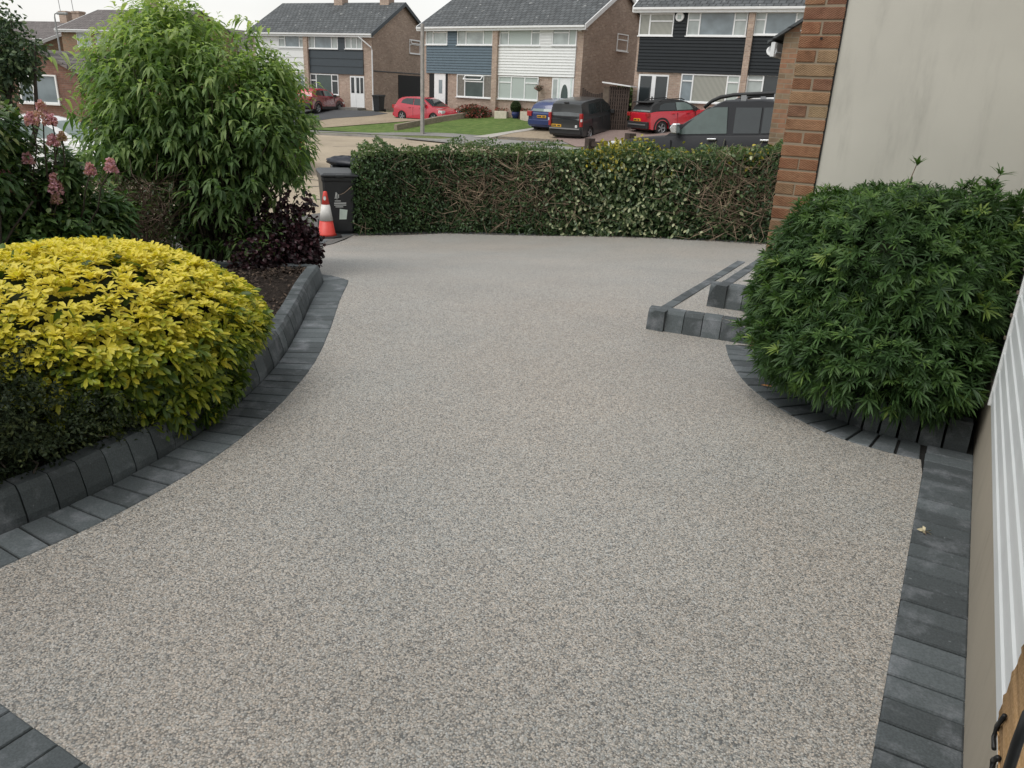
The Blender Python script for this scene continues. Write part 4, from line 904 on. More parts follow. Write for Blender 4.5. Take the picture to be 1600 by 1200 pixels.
def vehicle(name, label, cat, loc, rz, p, group=None):
    t = thing(name, label, cat, loc, rz, group); t.rotation_euler = (0, p.get('pitch', 0), rz)
    hw, xr, xf, zc = p['hw'], p['xr'], p['xf'], p.get('zc', .24); r, xa, xb = p['r'], p['xa'], p['xb']; ra = r*1.17
    top = p['top']                     # lower body line rear -> front
    def arch(x): return [(x+ra*cos(a), max(zc, r+ra*sin(a))) for a in np.linspace(-.25, pi+.25, 15)]
    poly = [(xr+.02, zc+.04)]+top+[(xf-.02, zc+.04), (xf-.1, zc)]+arch(xb)+arch(xa)+[(xr+.1, zc)]
    cl = p.get('taper', .16); hl = (xf-xr)/2; xm = (xf+xr)/2
    ys = [(-1., .05), (-.965, .0), (-.6, 0), (0, 0), (.6, 0), (.965, 0), (1., .05)]
    vs = []; n = len(poly)
    for yy, drop in ys:
        for x, z in poly:
            u = abs(x-xm)/hl; pull = cl*abs(yy)**3*max(0, (u-.62)/.38)**1.5*(1 if x > xm else -1)
            zz = z-drop*(1 if z > zc+.25 else -.4)*(1 if z > .55 else 0)
            bul = 1.-.035*abs((z-.55)/.5)**2 if abs(yy) > .9 else 1.
            vs.append((x-pull, yy*hw*bul, zz))
    fs = [list(range(n)), list(range(len(vs)-1, len(vs)-n-1, -1))]
    for k in range(len(ys)-1):
        for i in range(n): fs.append((k*n+i, k*n+(i+1) % n, k*n+n+(i+1) % n, k*n+n+i))
    b = MB().add(vs, fs); body = b.build('body', p['paint'], t, smooth=2)
    # under-tray
    MB().box(xr+.15, xf-.2, -hw*.8, hw*.8, zc-.04, r+.1).build('underbody', M['dark'], t)
    # cabin
    cab = p['cab']; zb, zt = min(c[1] for c in cab), max(c[1] for c in cab); wb, wr = hw*p.get('wb', .93), hw*p.get('wr', .74)
    def W(z): return wb+(wr-wb)*max(0, (z-zb)/(zt-zb))
    vs = []; ys = [-1., -.9, -.5, 0, .5, .9, 1.]; n = len(cab)
    for yy in ys:
        for x, z in cab:
            dz = -.05*(zt-zb > 0)*(1 if z > zb+.7*(zt-zb) else 0)*(.0 if abs(yy) < .6 else (.3 if abs(yy) < .95 else 1.)); px_ = .06*yy*yy*(1 if x > (cab[0][0]+cab[-1][0])/2 else -1)
            vs.append((x-px_, yy*W(z), z+dz))
    fs = [list(range(n)), list(range(len(vs)-1, len(vs)-n-1, -1))]+[(k*n+i, k*n+(i+1) % n, k*n+n+(i+1) % n, k*n+n+i) for k in range(len(ys)-1) for i in range(n)]
    cb_ = MB().add(vs, fs); cb_.build('cabin', p.get('roof', p['paint']), t, smooth=2)
    for i, wpoly in enumerate(p['win']):
        gm = p.get('winmat', [GLC]*9)[i]
        for s in (-1, 1):
            m = MB(); k = len(wpoly); m.add([(x, s*(W(z)+.012), z) for x, z in wpoly]+[(x, s*(W(z)-.02), z) for x, z in wpoly], [list(range(k)), list(range(2*k-1, k-1, -1))]+[(j, j+k, (j+1) % k+k, (j+1) % k) for j in range(k)])
            m.build('side_window', gm, t)
    for nm, (a, c), gm in (('windscreen', p['ws'], GLC), ('rear_window', p['rw'], p.get('rwmat', GLC))):
        dx, dz = c[0]-a[0], c[1]-a[1]; L = hypot(dx, dz); nx_, nz_ = (dz/L, -dx/L); 
        if (nm == 'windscreen') != (nx_ > 0): nx_, nz_ = -nx_, -nz_
        m = MB(); rows = []
        for off in (.012, -.03):
            for (x, z) in (a, c):
                for yy in (-.88, -.5, 0, .5, .88):
                    px_ = .06*(yy/.95)**2*(1 if nm == 'windscreen' else -1); rows.append((x+nx_*off-px_, yy*W(z), z+nz_*off))
        fs = []
        for o_ in (0, 10):
            for j in range(4): fs.append((o_+j, o_+j+1, o_+5+j+1, o_+5+j))
        for j in range(4): fs += [(j, j+1, 10+j+1, 10+j), (5+j, 5+j+1, 15+j+1, 15+j)]
        fs += [(0, 5, 15, 10), (4, 9, 19, 14)]
        m.add(rows, fs); m.build(nm, gm, t)
    for x in (xa, xb):
        for s in (-1, 1): wheel(t, x, s*(hw-.11), r, .2, p.get('spokes', 5))
    def side(nm, poly_, y0, mat, th=.03, par=None, both=True):
        for s in ((-1, 1) if both else (1,)):
            m = MB(); m.prism(poly_, s*(hw*y0-.03), s*(hw*y0+th)); m.build(nm, mat, par or t, bevel=.01)
    for (xq, zq) in p.get('handles', ()): side('door_handle', [(xq-.09, zq-.018), (xq+.09, zq-.018), (xq+.09, zq+.018), (xq-.09, zq+.018)], .985, p.get('hmat', p['paint']), .035)
    if 'mirror' in p:
        xq, zq = p['mirror']
        for s in (-1, 1):
            m = MB(); m.prism([(xq-.06, zq-.09), (xq+.05, zq-.08), (xq+.09, zq+.02), (xq+.03, zq+.1), (xq-.06, zq+.1)], s*hw*.98, s*(hw*.98+.2)); m.build('wing_mirror', p.get('mmat', p['paint']), t, bevel=.02)
    for xq in p.get('doorlines', ()):
        for s in (-1, 1):
            m = MB(); m.box(xq-.006, xq+.006, s*hw*.985-.012, s*hw*.985+.012, zc+.12, zb-.02); m.build('door_gap', M['dark'], t)
    rz_, rh = p.get('tail', (.85, .14))
    for s in (-1, 1):
        m = MB(); w_ = p.get('tailw', .2); m.box(xr-.015, xr+.16, s*(hw-.02), s*(hw-.02-w_), rz_-rh, rz_+rh); m.build('tail_lamp', LAMPR, t, bevel=.02)
        if p.get('tailwhite'): m = MB(); m.box(xr-.025, xr+.05, s*(hw-.01), s*(hw-.08), rz_-.06, rz_+.06); m.build('reversing_lamp', LAMPW, t)
        m = MB(); hz_ = p.get('headz', .68); m.box(xf-.5, xf-.17, s*(hw-.005), s*(hw-.3), hz_-.09, hz_+.09); m.build('headlight', LAMPW, t, bevel=.03)
    zp, yp = p.get('plate', (.75, 0)); m = MB(); m.box(xr-.03, xr+.02, yp-.26, yp+.26, zp-.056, zp+.056); pl = m.build('number_plate', PLY, t)
    m = MB(); 
    for k, wq in enumerate((.05, .04, .05, .05, .0, .045, .05, .045)):
        if wq: y_ = yp+.21-k*.058; m.box(xr-.034, xr-.029, y_-wq/2, y_+wq/2, zp-.034, zp+.034)
    m.build('plate_characters', PLD, pl)
    if 'bumper' in p:
        z0, z1, mt = p['bumper']; m = MB(); m.box(xr-.03, xr+.12, -hw*.92, hw*.92, z0, z1); m.build('bumper', mt, t, bevel=.03)
    if 'clad' in p:
        for xq in (xa, xb):
            for s in (-1, 1):
                m = MB(); A = np.linspace(-.1, pi+.1, 14)
                m.prism([(xq+ra*1.01*cos(a), r+ra*1.01*sin(a)) for a in A]+[(xq+(ra+.09)*cos(a), r+(ra+.09)*sin(a)) for a in A[::-1]], s*(hw-.06), s*(hw+.012)); m.build('arch_trim', TRIM, t)
        for s in (-1, 1): MB().box(xa+ra, xb-ra, s*(hw-.06), s*(hw+.01), zc-.02, zc+.16).build('sill_trim', TRIM, t)
    return t, W, zb, zt
def sm(pts, n=4): return [tuple(p) for p in crv(pts, n)]
HATCH = dict(hw=.87, xr=-2.1, xf=2.16, r=.32, xa=-1.28, xb=1.3, top=sm([(-2.12, .5), (-2.1, .78), (-2.02, .95), (-1.3, 1.0), (.0, .94), (.95, .92), (1.55, .86), (2.0, .68), (2.16, .5)], 3),
             cab=sm([(-1.95, .93), (-1.72, 1.28), (-1.45, 1.42), (-.8, 1.47), (-.1, 1.47), (.35, 1.38), (.8, 1.15), (1.25, .9)], 3), mirror=(.62, 1.0), handles=((-.62, .85), (.25, .83)), doorlines=(-.35, .72), bumper=(.34, .56, None),
             win=[[(-1.42, 1.08), (-.42, 1.0), (-.42, 1.36), (-1.0, 1.36), (-1.3, 1.26)], [(-.36, 1.0), (.72, .98), (.5, 1.2), (.2, 1.34), (-.36, 1.37)]],
             ws=((1.12, .97), (.42, 1.36)), rw=((-1.93, 1.0), (-1.62, 1.34)), tail=(.85, .11), plate=(.72, 0))
red = paint('red_paint', (.42, .012, .03)); red2 = paint('bright_red_paint', (.50, .015, .03)); bluep = paint('blue_paint', (.012, .03, .12)); greyp = plain('grey_paint', (.027, .031, .033), .34, 0, var=.03, coat=.4); pick = plain('charcoal_paint', (.013, .014, .017), .42, 0, var=.03, coat=.12, spec=.3)
whitep = paint('white_paint', (.72, .73, .73)); darkp = paint('dark_paint', (.015, .017, .018))
def place(px, py, s=None):
    p = G(px, py); return (p[0], p[1], h(*p))
p = AS(667, 187.5, 49.5); 
vehicle('red_hatchback', 'bright red hatchback parked side on before the blue grey half', 'car', (p[0], p[1], p[2]-.15), atan2(-1.28, 11.55), dict(HATCH, paint=red, bumper=(.3, .5, red)))
p = G(850, 205); vehicle('blue_hatchback', 'dark blue hatchback seen from behind, half hidden by the grey van', 'car', (p[0]+.2, p[1]+1.6, h(p[0], p[1]+1.6)), radians(88), dict(HATCH, pitch=-.115, paint=bluep, hw=.89, bumper=(.36, .62, bluep), rwmat=GLT, tail=(.9, .12), tailw=.26, plate=(.78, 0)))
p = G(893, 214)
VAN = dict(hw=.92, xr=-2.2, xf=2.2, r=.33, xa=-1.35, xb=1.45, taper=.14, top=sm([(-2.24, .5), (-2.22, .8), (-2.17, 1.08), (-1.2, 1.12), (.0, 1.1), (.9, 1.1), (1.4, 1.08), (2.05, .9), (2.22, .5)], 3),
           cab=sm([(-2.16, 1.0), (-2.1, 1.5), (-2.0, 1.76), (-1.2, 1.84), (.1, 1.83), (.5, 1.72), (1.0, 1.38), (1.45, 1.03)], 3), wb=.96, wr=.8, mirror=(.9, 1.12), mmat=TRIM, handles=((-.3, .98), (.35, .98)), doorlines=(-1.05, -.05, .95), bumper=(.34, .58, TRIM),
           win=[[(-1.35, 1.2), (-.78, 1.18), (-.78, 1.66), (-1.25, 1.66)], [(-.72, 1.18), (-.15, 1.17), (-.1, 1.3), (-.12, 1.66), (-.72, 1.66)], [(.0, 1.16), (1.05, 1.12), (.55, 1.55), (.35, 1.66), (.05, 1.67)]],
           ws=((1.38, 1.08), (.55, 1.68)), rw=((-2.15, 1.16), (-2.04, 1.68)), tail=(1.0, .3), tailw=.13, tailwhite=True, plate=(.72, .45), paint=greyp, rwmat=plain('tinted_glass', (.10, .11, .115), .15, spec=.6))
vt, Wv, _, _ = vehicle('grey_van', 'dark grey small van with rear window and yellow plate, parked across the road', 'van', (p[0]+.2, p[1]+1.2, h(p[0], p[1]+1.2)-.1), radians(88), dict(VAN, pitch=-.1))
MB().box(-2.3, -2.2, -.8, .8, .58, .63).build('bumper_strip', M['alloy'], vt); MB().box(-2.29, -2.24, -.7, -.58, .66, .78).build('fog_lamp', LAMPW, vt, bevel=.02)
MB().box(-2.27, -2.2, -.62, .62, 1.08, 1.13).build('tailgate_crease', pick, vt); MB().box(-2.1, -2.03, -.12, .12, 1.72, 1.78).build('brake_light', TRIM, vt)
p = G(1040, 206); CROSS = dict(HATCH, paint=red2, roof=TRIM, hw=.88, r=.34, zc=.3, bumper=(.34, .66, TRIM), clad=1, top=sm([(-2.1, .55), (-2.1, .9), (-2.02, 1.06), (-1.3, 1.1), (.0, 1.06), (1., 1.06), (1.6, 1.0), (2.02, .82), (2.15, .55)], 3),
            cab=sm([(-1.95, 1.02), (-1.78, 1.38), (-1.5, 1.52), (-.8, 1.58), (-.1, 1.58), (.3, 1.5), (.75, 1.28), (1.2, 1.02)], 3), win=[[(-1.42, 1.16), (-.42, 1.12), (-.42, 1.46), (-1.0, 1.47), (-1.3, 1.38)], [(-.36, 1.12), (.66, 1.1), (.45, 1.32), (.15, 1.45), (-.36, 1.47)]],
            winmat=[GLC, GLT], ws=((1.08, 1.09), (.4, 1.46)), rw=((-1.93, 1.1), (-1.68, 1.42)), rwmat=GLT, mirror=(.62, 1.12), mmat=TRIM, handles=((-.6, .97), (.28, .96)), tail=(.98, .09), plate=(.74, 0))
ct, Wc, _, _ = vehicle('red_crossover', 'bright red crossover with black roof, rails and wheel arch trim beyond the pickup', 'car', (p[0]+.1, p[1]+.6, h(p[0], p[1]+.6)-.12), radians(90-33), dict(CROSS, pitch=-.08))
for s in (-1, 1): MB().tube([(-1.3, s*.6, 1.54), (-1.1, s*.6, 1.62), (.0, s*.62, 1.63), (.2, s*.62, 1.55)], .022, 6).build('roof_rail', TRIM, ct)
MB().box(-1.95, -1.55, -.6, .6, 1.5, 1.55).build('spoiler', TRIM, ct, bevel=.02); MB().box(-2.15, -2.08, -.7, .7, .5, .56).build('bumper_insert', M['alloy'], ct)
p = G(478, 179); vehicle('red_roofed_car', 'small red car seen from behind, peeping over the right of the tall bush', 'car', (p[0], p[1]+1.2, h(*p)+.1), radians(100), dict(CROSS, paint=paint('maroon_paint', (.2, .02, .025)), roof=red, rwmat=GLT))
# pickup on the neighbouring drive
PK = dict(hw=.92, xr=-2.6, xf=2.62, r=.39, xa=-1.6, xb=1.6, zc=.42, taper=.2, top=sm([(-2.62, .65), (-2.6, 1.1), (-1.5, 1.14), (-.4, 1.14), (.8, 1.13), (1.3, 1.12), (2.0, 1.06), (2.45, .95), (2.62, .7)], 3),
          cab=[(-1.15, 1.05), (-1.12, 1.3), (-1.08, 1.6), (-1.0, 1.72), (-.6, 1.76), (.1, 1.76), (.35, 1.70), (.6, 1.56), (1.0, 1.3), (1.36, 1.06)], wb=.95, wr=.8, mirror=(.98, 1.24), mmat=M['chrome'], hmat=M['chrome'], handles=((-.72, 1.03), (.28, 1.05)), doorlines=(-1.0, .02, 1.1),
          win=[[(-1.0, 1.2), (-.88, 1.16), (-.62, 1.15), (-.62, 1.6), (-.96, 1.6)], [(-.58, 1.15), (-.1, 1.15), (-.1, 1.61), (-.58, 1.6)], [(.02, 1.15), (1.02, 1.14), (.72, 1.4), (.48, 1.58), (.3, 1.62), (.06, 1.62)]],
          winmat=[GLC, GLC, plain('green_car_glass', (.07, .1, .09), .08, spec=.7)], ws=((1.28, 1.12), (.5, 1.62)), rw=((-1.14, 1.15), (-1.09, 1.6)), headz=.92, spokes=6, paint=pick)
q = AS(1119, 216.5, 15.25)
pt, Wp, _, _ = vehicle('pickup_truck', 'dark grey pickup with roof rails and chrome mirrors parked behind the hedge', 'pickup', (q[0]+.28, q[1]+.95, q[2]-1.05), radians(180), PK)
pt.rotation_euler = (0, radians(3.6), radians(178))
for s in (-1, 1):
    rr = MB().tube([(.55, s*.66, 1.62), (.42, s*.66, 1.73), (.25, s*.66, 1.8), (0, s*.66, 1.835), (-.9, s*.66, 1.85), (-1.02, s*.66, 1.76)], .035, 8); rr.build('roof_rail', TRIM, pt, smooth=True)
    MB().box(-.25, -.15, s*.66-.03, s*.66+.03, 1.7, 1.83).box(-.85, -.75, s*.66-.03, s*.66+.03, 1.7, 1.84).build('rail_foot', M['alloy'], pt)
    MB().prism([(1.6+.57*cos(a), .39+.57*sin(a)) for a in np.linspace(.2, pi-.2, 14)]+[(1.6+.5*cos(a), .39+.5*sin(a)) for a in np.linspace(pi-.2, .2, 14)], s*.9, s*.955).build('arch_flare', pick, pt)
MB().box(.2, .55, -.35, .35, .95, 1.3).box(.1, .22, -.35, .35, 1.3, 1.55).build('seat', TRIM, pt)
sx, sy = 78, 240
p = AS(86, 262, 20.); v = vehicle('white_car', 'white car half hidden behind the pink flowered shrub', 'car', (p[0], p[1], -1.0), radians(30), dict(HATCH, paint=whitep, winmat=[GLT, GLT], rwmat=GLT, bumper=(.3, .5, whitep)))
ws_o = [c for c in v[0].children if c.name.startswith('windscreen')]
for c in ws_o: c.data.materials[0] = GLT
q = AS(495, 240, 22.5); vehicle('dark_car', 'dark parked car almost hidden behind the right edge of the tall bush', 'car', (q[0]-2.5, q[1]+.75, h(q[0], q[1])), radians(137), dict(HATCH, paint=darkp, bumper=(.3, .5, darkp)))

# ================================================================== planting in the beds
def stems(par, base, tips, r=.02, mat=None, n=4, wob=.08, name='stem', r1=.006):
    m = MB()
    for tp in tips:
        b = Vector(base(tp) if callable(base) else base); e = Vector(tp); pts = []
        for i in range(n+1):
            k = i/n; q = b.lerp(e, k); q += Vector((random.uniform(-1, 1), random.uniform(-1, 1), random.uniform(-.5, .5)))*wob*sin(pi*k); q.z += .12*sin(pi*k)*(e-b).length*.3; pts.append(q)
        m.tube(pts, r, 5, r1)
    return m.build(name, mat or M['bark'], par, smooth=True)
# golden rosette shrub
cy = np.array([-3.62, 1.98, .1]); YB = Blob((0, 0, .29), (.92, .98, .36), amp=.10, seed=3, lumps=26, width=.07)
ys_ = thing('golden_shrub', 'rounded shrub of bright yellow leaf rosettes behind the left kerb', 'shrub', (cy[0], cy[1], .1))
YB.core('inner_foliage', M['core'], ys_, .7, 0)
n = 4300; P, O, D_ = YB.pts(n, .2, -.62, 2.5); 
ax = unit(O+np.array([0, 0, .55])+RNG.normal(0, .22, (n, 3)))
k = 8; LP, LD, LA, LL, LW = whorls(P, ax, k, 1.0, .056, .0185)
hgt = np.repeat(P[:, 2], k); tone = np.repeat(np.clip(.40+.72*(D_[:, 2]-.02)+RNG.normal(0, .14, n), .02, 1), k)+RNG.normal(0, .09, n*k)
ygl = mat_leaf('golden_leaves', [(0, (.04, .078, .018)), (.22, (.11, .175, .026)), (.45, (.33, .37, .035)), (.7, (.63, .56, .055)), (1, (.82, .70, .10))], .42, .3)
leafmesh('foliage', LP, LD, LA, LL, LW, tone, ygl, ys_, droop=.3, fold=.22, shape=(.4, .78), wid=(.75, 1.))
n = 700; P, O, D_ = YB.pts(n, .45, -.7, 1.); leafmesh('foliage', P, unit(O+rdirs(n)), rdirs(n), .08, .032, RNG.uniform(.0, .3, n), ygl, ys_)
YB2 = Blob((.46, .02, .1), (.46, .5, .24), amp=.12, seed=31, lumps=20, width=.08); n = 900; P, O, D_ = YB2.pts(n, .25, -.6, 2.)
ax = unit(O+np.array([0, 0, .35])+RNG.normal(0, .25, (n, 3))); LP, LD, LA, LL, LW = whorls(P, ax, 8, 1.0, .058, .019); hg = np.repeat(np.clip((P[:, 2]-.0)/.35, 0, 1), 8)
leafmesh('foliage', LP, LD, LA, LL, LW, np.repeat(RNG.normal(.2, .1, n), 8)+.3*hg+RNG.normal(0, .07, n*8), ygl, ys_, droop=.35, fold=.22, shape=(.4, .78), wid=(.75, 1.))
stems(ys_, (0, 0, 0), [tuple(p) for p in YB.pts(26, .3, -.2)[0]], .014, M['bark'])
# dark tiny leaved shrub at the near left
DB = Blob((0, 0, .13), (.48, .46, .31), amp=.22, seed=9, lumps=26, width=.08)
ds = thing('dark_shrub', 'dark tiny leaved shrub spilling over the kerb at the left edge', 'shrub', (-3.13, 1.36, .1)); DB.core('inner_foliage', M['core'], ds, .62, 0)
n = 4200; P, O, D_ = DB.pts(n, .4, -.75, 1.5); dd = unit(O*.8+rdirs(n)*.6+np.array([0, 0, -.15])); k = 11
tt = (np.arange(k)/k)[None, :, None]*RNG.uniform(.08, .15, n)[:, None, None]; LP = (P[:, None]+dd[:, None]*tt+np.array([0, 0, -1])*tt*tt*2.5).reshape(-1, 3)
dk_ = ~((LP[:, 0] > .42) & (LP[:, 2] < .16)); LP = LP[dk_]; LD = unit(np.repeat(dd, k, 0)[dk_]*.5+rdirs(len(LP))); darkm = mat_leaf('dark_leaves', [(0, (.013, .021, .012)), (.6, (.03, .046, .02)), (1, (.075, .09, .032))], .6, .15, .2)
leafmesh('foliage', LP, LD, rdirs(len(LP)), .019, .010, (np.repeat(RNG.random(n), k)*.7+RNG.random(n*k)*.3)[dk_], darkm, ds, simple=True)
stems(ds, (0, 0, 0), [tuple(p) for p in DB.pts(40, .1, -.4)[0]], .008, M['bark'], r1=.003)
# tall shrub with long drooping leaves
def at_s(px, py, s): return AS(px, py, s)
tb = at_s(355, 425, 6.7); TB = thing('tall_shrub', 'tall bright green shrub with long drooping pointed leaves', 'shrub', (tb[0], tb[1], .05))
Rm = Matrix.Rotation(YAW, 3, 'Z'); Rn = np.array(Rm)
def loc_(px, py, s): return (AS(px, py, s)-np.array([tb[0], tb[1], .05]))
blobs = [((300, 150), 6.9, (.86, .8, .72)), ((215, 215), 6.8, (.52, .6, .55)), ((400, 200), 6.9, (.52, .6, .6)), ((265, 60), 7.0, (.45, .5, .42)), ((340, 280), 6.7, (.60, .5, .42)), ((420, 120), 6.95, (.28, .35, .35)), ((170, 110), 6.9, (.30, .3, .4)), ((330, 350), 6.75, (.55, .45, .3)), ((405, 375), 6.55, (.32, .3, .26)), ((225, 330), 6.75, (.3, .3, .3))]
BL = []
for i, (pp, s, rad) in enumerate(blobs):
    c = loc_(*pp, s); BL.append(Blob((0, 0, 0), rad, amp=.34, seed=20+i, width=.06)); BL[-1].cc = c
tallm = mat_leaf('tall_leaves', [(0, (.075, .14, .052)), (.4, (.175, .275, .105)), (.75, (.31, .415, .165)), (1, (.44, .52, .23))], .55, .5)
def shoots(B, n, name, mat, par, nl=9, sl=.2, L=.112, W=.038, depth=.5, dark=0., zmin=-.85, droop=.55):
    P, O, D_ = B.pts(n, depth, zmin, 1.6); P = P@Rn.T+B.cc; O = O@Rn.T
    ax = unit(O*1.+np.array([0, 0, .35])+RNG.normal(0, .35, (n, 3)))
    t = (np.arange(nl)/(nl-1))[None, :, None]; sl_ = sl*RNG.uniform(.7, 1.3, n)[:, None, None]
    LP = P[:, None]-ax[:, None]*sl_*(1-t)+np.array([0, 0, -1.])*(sl_*t*t*.25)
    ref = unit(np.cross(ax, RNG.normal(size=(n, 3)))); b = np.cross(ax, ref)
    an = (np.arange(nl)*pi+(np.arange(nl)//2)*pi/2)[None]+RNG.uniform(0, 6, n)[:, None]+RNG.normal(0, .3, (n, nl))
    rad = ref[:, None]*np.cos(an)[..., None]+b[:, None]*np.sin(an)[..., None]
    d = rad*(1.-.55*t)+ax[:, None]*(.35+.5*t)+np.array([0, 0, -.15])
    LL = L*RNG.uniform(.7, 1.2, (n, nl))*(1-.35*t[..., 0]**2); LW = W*RNG.uniform(.8, 1.15, (n, nl))*(1-.3*t[..., 0])
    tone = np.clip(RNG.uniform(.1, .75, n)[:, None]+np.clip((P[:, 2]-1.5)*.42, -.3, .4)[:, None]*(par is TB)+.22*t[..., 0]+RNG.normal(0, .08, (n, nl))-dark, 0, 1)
    up = np.broadcast_to(np.array([0, 0, 1.]), (n*nl, 3))+RNG.normal(0, .15, (n*nl, 3))
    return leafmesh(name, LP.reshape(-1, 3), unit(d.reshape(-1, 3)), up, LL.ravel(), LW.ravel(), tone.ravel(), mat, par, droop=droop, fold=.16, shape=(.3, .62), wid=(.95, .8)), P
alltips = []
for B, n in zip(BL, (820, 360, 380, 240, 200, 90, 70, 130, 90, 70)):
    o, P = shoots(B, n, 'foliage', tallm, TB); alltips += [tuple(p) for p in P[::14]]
# arching sprays that stand clear of the crown
sp = [(150, 35), (215, 5), (255, -8), (340, 20), (375, 15), (395, 35), (120, 60), (130, 120), (450, 110), (480, 215), (492, 175), (110, 165), (470, 270), (300, 285), (355, 280), (255, 270), (460, 330)]
for i, (px, py) in enumerate(sp):
    B = Blob((0, 0, 0), (.05, .05, .04), seed=50+i, amp=0); B.cc = loc_(px, py, 6.6 if py > 200 else 6.9)
    shoots(B, 2, 'spray', tallm, TB, nl=11, sl=.28, zmin=-.2, droop=.8); alltips.append(tuple(B.cc))
stems(TB, lambda e: (e[0]*.12+random.uniform(-.15, .15), e[1]*.12+random.uniform(-.15, .15), 0), [tuple(np.array(e)*np.array([.85, .85, .86])) for e in alltips], .014, M['bark'], 6, .08, r1=.003)
# purple leaved shrub at the tip of the bed
q = at_s(462, 436, 6.55); PB = thing('purple_shrub', 'dark purple round leaved shrub at the tip of the left bed', 'shrub', (q[0], q[1], .05))
pm_ = mat_leaf('purple_leaves', [(0, (.012, .008, .01)), (.6, (.035, .014, .02)), (1, (.075, .03, .038))], .4, .15)
for i, ((px, py), s, rad, n) in enumerate((((450, 402), 6.5, (.24, .3, .24), 1800), ((474, 385), 6.5, (.12, .16, .2), 900), ((420, 420), 6.45, (.25, .3, .18), 1300), ((455, 345), 6.6, (.13, .14, .26), 500), ((395, 420), 6.3, (.22, .2, .2), 800), ((425, 360), 6.6, (.2, .2, .28), 500))):
    B = Blob(AS(px, py, s)-np.array([q[0], q[1], .05]), rad, amp=.35, seed=70+i); P, O, D_ = B.pts(n, .7, -.9, 1.); leafmesh('foliage', P, unit(O+rdirs(n)), rdirs(n), .038, .034, RNG.random(n), pm_, PB, shape=(.3, .75), wid=(.95, 1.))
for (px, py) in ((484, 322), (478, 316), (492, 384)):
    c = AS(px, py, 6.5)-np.array([q[0], q[1], .05]); P = c+RNG.normal(0, .03, (14, 3)); leafmesh('spray', P, rdirs(14), rdirs(14), .045, .04, RNG.random(14), pm_, PB, shape=(.3, .75), wid=(.95, 1.))
stems(PB, (0, 0, 0), [tuple(AS(random.gauss(452, 28), random.uniform(325, 410), 6.5)-np.array([q[0], q[1], .05])) for _ in range(16)]+[tuple(AS(489, 322, 6.5)-np.array([q[0], q[1], .05]))], .008, M['bark'], r1=.003)
# pink flowering shrub
q = at_s(70, 440, 5.2); PF = thing('pink_flowering_shrub', 'leafy shrub with cone shaped pink flower heads at the left', 'flowering shrub', (q[0], q[1], .05)); qq = np.array([q[0], q[1], .05])
fm = mat_leaf('flower_shrub_leaves', [(0, (.038, .08, .03)), (.5, (.075, .145, .05)), (.85, (.135, .21, .07)), (1, (.21, .24, .08))], .42, .25)
for i, ((px, py), s, rad, n) in enumerate((((35, 330), 5.2, (.42, .4, .34), 300), ((110, 335), 5.3, (.36, .35, .3), 260), ((5, 215), 5.3, (.22, .25, .3), 120), ((90, 270), 5.3, (.24, .25, .24), 110), ((165, 330), 5.5, (.22, .25, .22), 110), ((60, 390), 5.0, (.5, .4, .25), 240))):
    B = Blob((0, 0, 0), rad, amp=.25, seed=80+i); B.cc = AS(px, py, s)-qq; shoots(B, n, 'foliage', fm, PF, nl=8, sl=.16, L=.1, W=.042, depth=.7, droop=.4)
pk_ = mat_leaf('pink_petals', [(0, (.42, .3, .2)), (.25, (.54, .36, .31)), (.5, (.60, .31, .39)), (1, (.74, .46, .55))], .6, .3)
heads = [(66, 172, .075, .16, .35), (48, 180, .05, .07, .75), (80, 182, .045, .06, .75), (5, 263, .07, .1, .95), (86, 282, .06, .13, .55), (82, 214, .05, .07, .6), (43, 242, .045, .07, .7), (141, 259, .045, .07, .5), (173, 254, .055, .09, .6), (18, 292, .06, .07, .2), (88, 305, .04, .06, .3), (96, 208, .03, .05, .1)]
for i, (px, py, rr, hh, tn) in enumerate(heads):
    c = AS(px, py+6, 5.05)-qq; n = 170; t = RNG.random(n); a = RNG.uniform(0, 2*pi, n); rr *= .72; hh *= .85; rad = rr*(1-t*.75)*np.sqrt(RNG.uniform(.55, 1, n))
    P = c+np.stack([rad*np.cos(a), rad*np.sin(a), hh*(t-.45)], 1); leafmesh('flower_head', P, rdirs(n), rdirs(n), .02, .02, np.clip(RNG.normal(tn, .14, n), 0, 1), pk_, PF, droop=0, shape=(.3, .7), wid=(.95, .95))
stems(PF, lambda e: (e[0]*.3, e[1]*.3, 0), [tuple(AS(x, y, 5.05)-qq-np.array([0, 0, .03])) for x, y, *_ in heads], .008, M['bark'], 6, .05, r1=.004)
# bare twiggy shrub between
q = at_s(215, 425, 6.); TW = thing('twiggy_shrub', 'sparse brown twiggy shrub between pink flowers and tall shrub', 'shrub', (q[0], q[1], .05)); qq = np.array([q[0], q[1], .05]); m = MB()
for k in range(420):
    a = AS(random.uniform(150, 268), random.uniform(285, 400), random.uniform(5.9, 6.4))-qq; d = Vector((random.uniform(-1, 1), random.uniform(-1, 1), random.uniform(-.2, 1))).normalized()*random.uniform(.1, .28)
    m.tube([Vector(a), Vector(a)+d*.5+Vector((random.gauss(0, .02), random.gauss(0, .02), random.gauss(0, .02))), Vector(a)+d], .0035, 3, .002, False)
m.build('twigs', plain('red_twigs', (.1, .065, .045), .8, var=.4), TW); n = 900
P = np.array([AS(random.uniform(150, 270), random.uniform(280, 400), random.uniform(5.9, 6.4))-qq for _ in range(n)]); leafmesh('foliage', P, rdirs(n), rdirs(n), .035, .018, RNG.random(n), mat_leaf('twiggy_leaves', [(0, (.03, .045, .018)), (.6, (.06, .08, .03)), (1, (.11, .09, .05))]), TW, simple=True)
